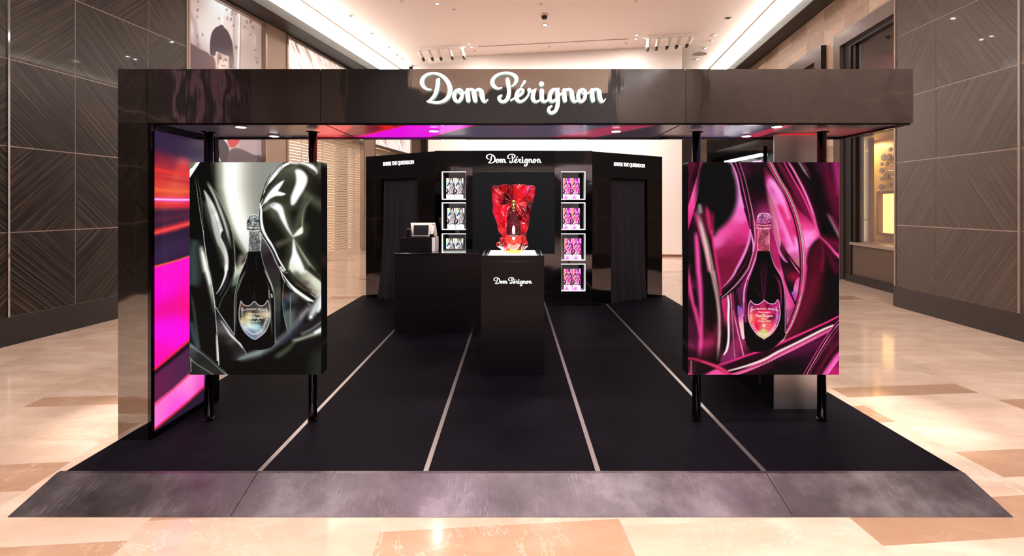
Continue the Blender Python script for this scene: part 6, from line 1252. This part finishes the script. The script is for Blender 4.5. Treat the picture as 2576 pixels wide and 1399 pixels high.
# ---- back display wall
YB = 7.49
dw = thing('display_wall', 'tall black faceted back wall with lit niches, script sign and two curtained openings', 'display wall', (0, YB, ZP))
ZW = 2.566
obj('centre_panel', MB().box(-.658, .658, YB, YB+.32, ZP, ZW), M['black_mirror'], dw)
obj('header_panel', MB().box(-.655, .655, YB-.012, YB, Z(432, YB), ZW), M['black_gloss'], dw)
obj('dark_screen', MB().box(-.655, .655, YB-.014, YB, .92, Z(433, YB)), M['screen'], dw)
logo(dw, 1222.5, 1362.5, 387.5, YB-.012, .012, M['letter'], M['letter_side'], step=14)
nz = [(Z(502, YB), Z(432, YB)), (Z(578, YB), Z(510, YB)), (Z(655, YB), Z(588, YB)), (Z(732, YB), Z(664, YB))]
for sgn in (-1, 1):
    xi, xo = .66, X(1488, YB)+.01; na, nb = .762, 1.1426
    m = MB()
    def bx(x0, x1, *r): m.box(min(sgn*x0, sgn*x1), max(sgn*x0, sgn*x1), *r)
    bx(xi, na, YB, YB+.32, ZP, ZW); bx(nb, xo, YB, YB+.32, ZP, ZW)
    zl = ZP
    for z0, z1 in reversed(nz): bx(na, nb, YB, YB+.32, zl, z0); zl = z1
    bx(na, nb, YB, YB+.32, zl, ZW)
    col = obj('shelf_column', m, M['black_mirror'], dw, label='%s column of lit niches' % ('left' if sgn < 0 else 'right'))
    m = MB(); bx(na, nb, YB+.30, YB+.32, nz[-1][0], nz[0][1]); obj('niche_back', m, M['grey'] if 'grey' in M else M.setdefault('grey', mat('grey_niche_back', (.6, .57, .64), .45)), col)
    for z0, z1 in nz:
        m = MB(); w_ = .0068
        bx(na, nb, YB-.006, YB+.008, z1-w_, z1+w_*.4); bx(na, nb, YB-.006, YB+.008, z0-w_*.4, z0+w_); bx(nb-w_, nb+w_*.4, YB-.0055, YB+.0085, z0+w_, z1-w_)
        obj('led_outline', m, M['led'], col)
        m = MB(); bx(na+.001, nb-.001, YB+.01, YB+.30, z0+.001, z0+.006); bx(nb-.006, nb-.001, YB+.01, YB+.30, z0+.006, z1-.002); bx(na+.001, na+.006, YB+.01, YB+.30, z0+.006, z1-.002); bx(na+.006, nb-.006, YB+.01, YB+.30, z1-.006, z1-.001)
        obj('niche_lining', m, M['grey'], col)
# booths with curtained openings
def booth(A, B, pa, pb, pyt, sign_px, left):
    def dd(px): return math.dist(isect(px, A, B), A)
    L = math.dist(A, B); da, db = sorted((dd(pa), dd(pb))); ya = isect((pa+pb)/2, A, B)[1]; zt = Z(pyt, ya)
    side = 'left' if left else 'right'
    b_ = obj('booth_panel', MB().obox(A, B, 0, da, ZP, zt, 0, .04), M['black_mirror'], dw, label='%s side stile of the booth' % side)
    obj('booth_panel', MB().obox(A, B, db, L, ZP, zt, 0, .04), M['black_mirror'], dw)
    h = obj('booth_header', MB().obox(A, B, 0, L, zt, ZW-.01, 0, .04), M['black_gloss'], dw)
    m = MB(); m.obox(A, B, 0, L, ZW-.04, ZW-.01, .04, .9); m.obox(A, B, 0, .03, ZP, ZW-.04, .04, .9); m.obox(A, B, L-.03, L, ZP, ZW-.04, .04, .9); m.obox(A, B, 0, L, ZP, ZW-.04, .87, .9); obj('booth_shell', m, M['black_matte'], dw)
    s0, s1 = sorted((dd(sign_px[0]), dd(sign_px[1]))); ta = Vector(A); tv = (Vector(B)-ta).normalized(); n_ = Vector((-tv.y, tv.x)); p = ta+tv*s0-n_*.002
    text(h, 'ENTER THE QUEENDOM', (p.x, p.y, Z(sign_px[2], p.y)), (tv.x, tv.y, 0), (0, 0, 1), s1-s0, 11*p.y/F, M['letter'], name='lit_sign', ext=.010, off=.0)
    # curtain
    nx, nz_ = 150, 44; vs = []; fs = []; rr = random.Random(5 if left else 9); ph = [rr.uniform(0, 6) for _ in range(4)]
    z0 = ZP+.004; d0, d1 = da+.012, db-.012
    for back in (0, 1):
        for j in range(nz_+1):
            v_ = j/nz_; z = zt-.004-(zt-.004-z0)*v_
            for i in range(nx+1):
                u = i/nx; fl = v_**2
                d = d0+(d1-d0)*u + (.05*fl*(u-.1 if not left else u-.8))
                n = .055+.012*math.sin(u*72+ph[0]+1.2*math.sin(v_*1.7+ph[1]))*(1-.5*v_)+.026*v_*math.sin(u*31+ph[2]+.9*math.sin(v_*2.2))+.012*v_*math.sin(u*17+ph[3])
                n -= .085*v_**3*(.6+.4*math.sin(u*9+1)); n += back*.004
                q = ta+tv*d+n_*n; vs.append((q.x, q.y, z))
    K = (nx+1)*(nz_+1)
    for b2 in (0, 1):
        for j in range(nz_):
            for i in range(nx):
                a0 = b2*K+j*(nx+1)+i; f = (a0, a0+nx+1, a0+nx+2, a0+1); fs.append(f if b2 == 0 else f[::-1])
    q = ta+tv*((d0+d1)/2)
    o = obj('curtain', MB().add(vs, fs), M['velvet'], org=(q.x, q.y, ZP), smooth=True)
    tag(o, 'black velvet curtain hanging in the %s booth opening of the back wall' % side, 'curtain')
booth((-2.62, 8.32), (-1.256, 7.494), 958, 1050, 449, (965, 1041, 419), True)
booth((1.256, 7.494), (2.637, 8.32), 1537, 1629, 450, (1544.5, 1621, 419), False)

# ---- gift boxes in the niches
def gift_proto(pink):
    r = thing('gift_box', '', 'gift box', (0, 0, 0)); W_, H_, D_ = .134, .338, .12
    obj('box_body', MB().box(-W_/2, W_/2, .001, D_, 0, H_), M['giftside'], r, bevel=.002)
    a = ab if pink else absil
    graphic('printed_front', ((-W_/2, 0, H_), (W_/2, 0, H_), (W_/2, 0, 0), (-W_/2, 0, 0)), 40, 96, lambda S, T, Pn: a.sample(S*80, T*190), M['boxprint'], r)
    return r
M['giftside'] = mat('gift_box_side', (.25, .2, .26), .3)
rows = ('topmost', 'second', 'third', 'lowest'); first = {}
specs = [('L', 0, 1122.4, 1144.4), ('L', 1, 1125, 1147), ('L', 2, 1122, 1144), ('R', 0, 1416, 1437.4), ('R', 1, 1416, 1437.6), ('R', 2, 1419.5, 1441.2), ('R', 3, 1418, 1439.8)]
for side, k, pa, pb in specs:
    for j, p in enumerate((pa, pb)):
        key = side
        if key not in first: o = gift_proto(side == 'R'); first[key] = o
        else: o = copy_tree(first[key])
        y = YB+.06+(.0 if k % 2 else .015); o.location = (X(p+10.7, y), y, nz[k][0]+.0065)
        o['label'] = '%s bottle gift box, %s one in the %s niche of the %s column' % ('magenta iridescent' if side == 'R' else 'silver iridescent', ('left', 'right')[j], rows[k], 'right' if side == 'R' else 'left')
        o['group'] = 'gift boxes in the %s niches' % ('right' if side == 'R' else 'left')

# ---- plinth with the red sculpture
y0, y1 = 4.453, 5.05; x0, x1 = X(1210, y0), X(1369, y0); zt = Z(643, y0)
pt = thing('plinth', 'black display plinth with glowing script lettering, in the middle of the platform', 'plinth', ((x0+x1)/2, (y0+y1)/2, ZP))
obj('plinth_body', MB().box(x0, x1, y0, y1, ZP, zt-.055), M['black_satin'], pt, bevel=.002)
m = MB(); m.box(x0, x1, y0, y0+.012, zt-.055, zt); m.box(x0, x1, y1-.012, y1, zt-.055, zt); m.box(x0, x0+.012, y0+.012, y1-.012, zt-.055, zt); m.box(x1-.012, x1, y0+.012, y1-.012, zt-.055, zt)
obj('rim', m, M['black_satin'], pt)
m = MB(); m.box(x0+.065, x1-.065, y0+.03, y1-.03, zt-.055, zt-.004); obj('light_plate', m, mat('light_plate', (1, 1, 1), .4, emit=(1, .97, .95), es=2.4), pt)
m = MB()
for sx in (x0+.045, x1-.05): m.box(sx, sx+.006, y0+.02, y1-.02, zt-.055, zt+.005)
obj('clear_guard', m, M['glass'], pt)
logo(pt, 1241.5, 1338.5, 697.5, y0, .010, M['letter'], M['letter_side'], step=16)
yc = 4.74
def zs(cyy): return Z(380+cyy/4.996, yc)
def xs_(cxx): return X(1180+cxx/4.996, yc)
left_e = [(440, 288), (470, 286), (600, 291), (700, 300), (765, 295), (830, 320), (930, 358), (960, 356), (1030, 380), (1080, 420), (1095, 384), (1140, 380), (1155, 340), (1190, 345), (1230, 400), (1270, 440), (1278, 475)]
right_e = [(440, 835), (540, 826), (650, 800), (740, 780), (800, 750), (850, 768), (910, 748), (945, 750), (960, 742), (1040, 716), (1100, 722), (1150, 738), (1190, 746), (1220, 712), (1250, 690), (1270, 650), (1278, 620)]
top_e = [(0, 436), (.1, 432), (.18, 440), (.3, 420), (.38, 430), (.45, 434), (.52, 422), (.6, 430), (.635, 414), (.66, 430), (.72, 422), (.82, 436), (.9, 434), (1, 442)]
def ip(t, x): return float(np.interp(x, [a for a, _ in t], [b for _, b in t]))
sc = thing('glass_sculpture', 'red folded crystal-like sculpture holding a bottle, standing on the lit plinth', 'sculpture', (xs_(560), yc, zt-.003))
NX, NZ = 150, 170; vs = []; fs = []; rr = random.Random(3); ridges = []
# long draped folds running outwards from the bottle neck: (angle at the neck, bend, amplitude, width)
for an, bend, am, wd in ((-1.9, .5, .9, .16), (-1.45, .5, -1.0, .14), (-1.1, .4, 1.0, .17), (-.78, .3, -.8, .12), (-.5, .2, .9, .13), (-.22, .1, -.7, .10), (0, 0, .7, .09), (.2, -.1, -.8, .09), (.42, -.2, 1.0, .12), (.7, -.3, -.8, .12), (1.0, -.4, 1.0, .16), (1.35, -.5, -1.0, .14), (1.75, -.5, .9, .18),
                         (-2.35, -.2, -.9, .16), (-2.7, -.15, .8, .13), (2.25, .2, -.9, .16), (2.65, .15, .8, .13), (-2.95, -.1, -.6, .1), (2.95, .1, -.6, .1)): ridges.append((an, bend, am, wd))
for back in (0, 1):
    for j in range(NZ+1):
        v = j/NZ
        for i in range(NX+1):
            u = i/NX; cyb = 440+v*(1278-440); cl, cr = ip(left_e, cyb), ip(right_e, cyb); cx_ = cl+(cr-cl)*u
            ty = ip(top_e, u); cyy = ty+v*(1278-ty)
            dx_, dy_ = cx_-560, 640-cyy; rad = math.hypot(dx_, dy_); ang = math.atan2(dx_, dy_); q = 0
            for an, bend, am, wd in ridges:
                dd_ = ang-(an+bend*(rad/420-.5)+.10*math.sin(rad/55+an*7)); dd_ = (dd_+math.pi) % (2*math.pi)-math.pi; q += am*math.exp(-(dd_/wd)**2)
            q += .35*math.sin(cx_*.045+1.3*math.sin(cyy*.018))*min(1, rad/260)
            if cyy > 1030: q += .8*math.sin(cx_*.11+cyy*.03)*min(1, (cyy-1030)/60)*(1 if abs(dx_) > 90 else 0)
            edge = min(u, 1-u); prof = math.sin(math.pi*min(1, .10+edge*1.9)/2)
            dep = (.085+.05*v)*prof*(1-.55*max(0, (v-.9)/.1)); pl_ = .034*q*min(1, rad/130)*prof
            hol = .085*math.exp(-(dx_/100)**2)*math.exp(-((cyy-860)/200)**2)
            yy = yc-(dep+pl_-hol) if not back else yc+.35*dep+.02*prof
            vs.append((xs_(cx_), yy, max(zs(cyy), zt-.003)))
K = (NX+1)*(NZ+1)
for b2 in (0, 1):
    for j in range(NZ):
        for i in range(NX):
            a0 = b2*K+j*(NX+1)+i; f = (a0, a0+NX+1, a0+NX+2, a0+1); fs.append(f if b2 == 0 else f[::-1])
for j in range(NZ):
    for i, rev in ((0, 0), (NX, 1)):
        a0 = j*(NX+1)+i; f = (a0, K+a0, K+a0+NX+1, a0+NX+1); fs.append(f if not rev else f[::-1])
for i in range(NX): fs.append((i, i+1, K+i+1, K+i)); a0 = NZ*(NX+1)+i; fs.append((a0+1, a0, K+a0, K+a0+1))
def crystal():
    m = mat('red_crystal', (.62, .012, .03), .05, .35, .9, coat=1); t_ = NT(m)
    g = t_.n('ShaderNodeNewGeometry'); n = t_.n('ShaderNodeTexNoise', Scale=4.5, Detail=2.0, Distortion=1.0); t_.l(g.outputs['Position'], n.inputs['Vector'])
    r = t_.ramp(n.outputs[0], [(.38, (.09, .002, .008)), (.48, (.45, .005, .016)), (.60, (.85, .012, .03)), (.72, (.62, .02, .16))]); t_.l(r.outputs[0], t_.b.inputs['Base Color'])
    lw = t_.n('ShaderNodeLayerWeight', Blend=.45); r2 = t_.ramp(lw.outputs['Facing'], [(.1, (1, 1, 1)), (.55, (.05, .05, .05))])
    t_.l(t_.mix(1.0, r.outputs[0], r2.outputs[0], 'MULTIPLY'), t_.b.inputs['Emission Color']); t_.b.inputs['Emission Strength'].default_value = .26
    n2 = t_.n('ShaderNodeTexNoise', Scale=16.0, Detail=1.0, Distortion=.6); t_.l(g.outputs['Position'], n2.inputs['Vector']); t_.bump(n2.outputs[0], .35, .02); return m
M['crystal'] = crystal()
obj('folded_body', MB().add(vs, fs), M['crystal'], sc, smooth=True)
s = 1/4.996*yc/F; bx0, by0 = xs_(560), yc-.115
M['bottle'] = mat('dark_red_bottle', (.05, .004, .008), .06, 0, .8, coat=1); M['gold'] = mat('gold_foil', (.9, .62, .22), .22, 1)
def zz(c): return Z(380+c/4.996, yc-.115)
obj('bottle', MB().lathe(bx0, by0, [(.02, zz(1072)), (.070, zz(1066)), (.074, zz(1040)), (.074, zz(960)), (.062, zz(890)), (.042, zz(830)), (.024, zz(780)), (.019, zz(720))], 36), M['bottle'], sc, smooth=True)
obj('foil_cap', MB().lathe(bx0, by0, [(.0195, zz(724)), (.020, zz(690)), (.026, zz(684)), (.026, zz(650)), (.022, zz(625)), (.010, zz(615))], 28), M['gold'], sc, smooth=True)
obj('shield_ornament', MB().lathe(bx0, by0+.01, [(.035, zz(1245)), (.058, zz(1205)), (.080, zz(1140)), (.080, zz(1075)), (.075, zz(1062))], 36), mat('bright_red_glass', (.75, .02, .02), .08, 0, .8, emit=(.9, .10, .02), es=.35, coat=1), sc, smooth=True)
obj('base_block', MB().lathe(bx0, yc-.03, [(.075, zt-.003), (.085, zt+.012), (.075, zt+.03)], 36), mat('glowing_amber_base', (.9, .5, .1), .3, emit=(1, .55, .08), es=1.4), sc)
light('AREA', 'sculpture_fill', (0, yc-.5, zt+.25), 3.0, (1, .8, .75), .3, target=(0, yc, zt+.3))  # fill lamp in front of the sculpture, with no fitting of its own

# ---- counter and what stands on it
y0, y1 = 5.9, 6.5; x0, x1 = X(992, y0), X(1205, y0); zc = Z(637, y0)
ct = thing('counter', 'plain black cash counter left of the plinth', 'counter', ((x0+x1)/2, 6.2, ZP))
obj('counter_body', MB().box(x0, x1, y0, y1, ZP, zc-.02), M['black_satin'], ct, bevel=.002)
obj('counter_top', MB().box(x0-.004, x1+.004, y0-.004, y1+.004, zc-.02, zc), M['black_gloss'], ct, bevel=.002)
yb = 6.08
hb = obj('counter_hutch', MB().box(X(1007, yb), X(1085, yb), yb, 6.4, zc, Z(598, yb)), M['black_satin'], org=(X(1046, yb), 6.2, zc), bevel=.002)
tag(hb, 'black box riser on the counter carrying the white terminal', 'box')
zh = Z(598, yb)
rp_ = thing('receipt_printer', 'white printer block beside the black riser on the counter', 'printer', (X(1090, yb), 6.25, zc))
obj('printer_body', MB().box(X(1086, yb), X(1094, yb), yb+.01, 6.38, zc, zh-.005), mat('white_lit_side', (.8, .78, .8), .4), rp_, bevel=.003)
obj('paper_slot', MB().box(X(1088, yb), X(1092, yb), yb+.1, yb+.2, zh-.005, zh-.002), M['black_matte'], rp_)
te = thing('payment_terminal', 'white point of sale terminal with small dark customer display', 'terminal', (X(1062, 6.2), 6.22, zh))
def tilted(name, pa, pb, pya, pyb, y, d, lean, mat_, bev, cutx=0):
    xa, xb = X(pa, y), X(pb, y); za, zb_ = Z(pyb, y), Z(pya, y)
    vs = []
    for yy in (0, d):
        for (x, z) in ((xa+cutx*0, za), (xb, za), (xb, zb_), (xa, zb_)):
            k = (z-za)/(zb_-za); vs.append((x+(cutx*(1-k) if x == xa else 0)-(cutx*(1-k)*.6 if x == xb else 0), y+yy+lean*k, z))
    return obj(name, MB().add(vs, [(0, 1, 2, 3), (7, 6, 5, 4), (0, 4, 5, 1), (1, 5, 6, 2), (2, 6, 7, 3), (3, 7, 4, 0)]), mat_, te, bevel=bev)
tilted('monitor_shell', 1030, 1093, 561, 590, 6.22, .045, .05, M['white'], .01, cutx=.03)
tilted('display_bezel', 1037, 1080, 564, 595, 6.16, .02, .035, M['white'], .006)
tilted('display_glass', 1039.5, 1077.5, 567, 592, 6.157, .006, .033, M['screen'], .002)
obj('stand', MB().box(X(1045, 6.25), X(1074, 6.25), 6.19, 6.30, zh, zh+.03), M['black_satin'], te, bevel=.004)
obj('side_arm', MB().add([(X(1086, 6.25), 6.25, Z(562, 6.25)), (X(1095, 6.25), 6.25, Z(563, 6.25)), (X(1099, 6.3), 6.30, zh+.004), (X(1092, 6.3), 6.30, zh+.004), (X(1086, 6.25), 6.29, Z(562, 6.25)), (X(1095, 6.25), 6.29, Z(563, 6.25)), (X(1099, 6.3), 6.34, zh+.004), (X(1092, 6.3), 6.34, zh+.004)],
    [(0, 3, 2, 1), (4, 5, 6, 7), (0, 1, 5, 4), (1, 2, 6, 5), (2, 3, 7, 6), (3, 0, 4, 7)]), M['white'], te)
cr = thing('card_reader', 'small black card reader left of the white terminal', 'card reader', (X(1028, 6.2), 6.2, zh))
obj('reader_body', MB().box(X(1023, 6.2), X(1034, 6.2), 6.17, 6.24, zh, Z(577, 6.2)), M['black_satin'], cr, bevel=.006)
obj('reader_top', MB().box(X(1024.5, 6.2), X(1032, 6.2), 6.18, 6.23, Z(577, 6.2), Z(574, 6.2)), M['taupe_dark'], cr, bevel=.002)
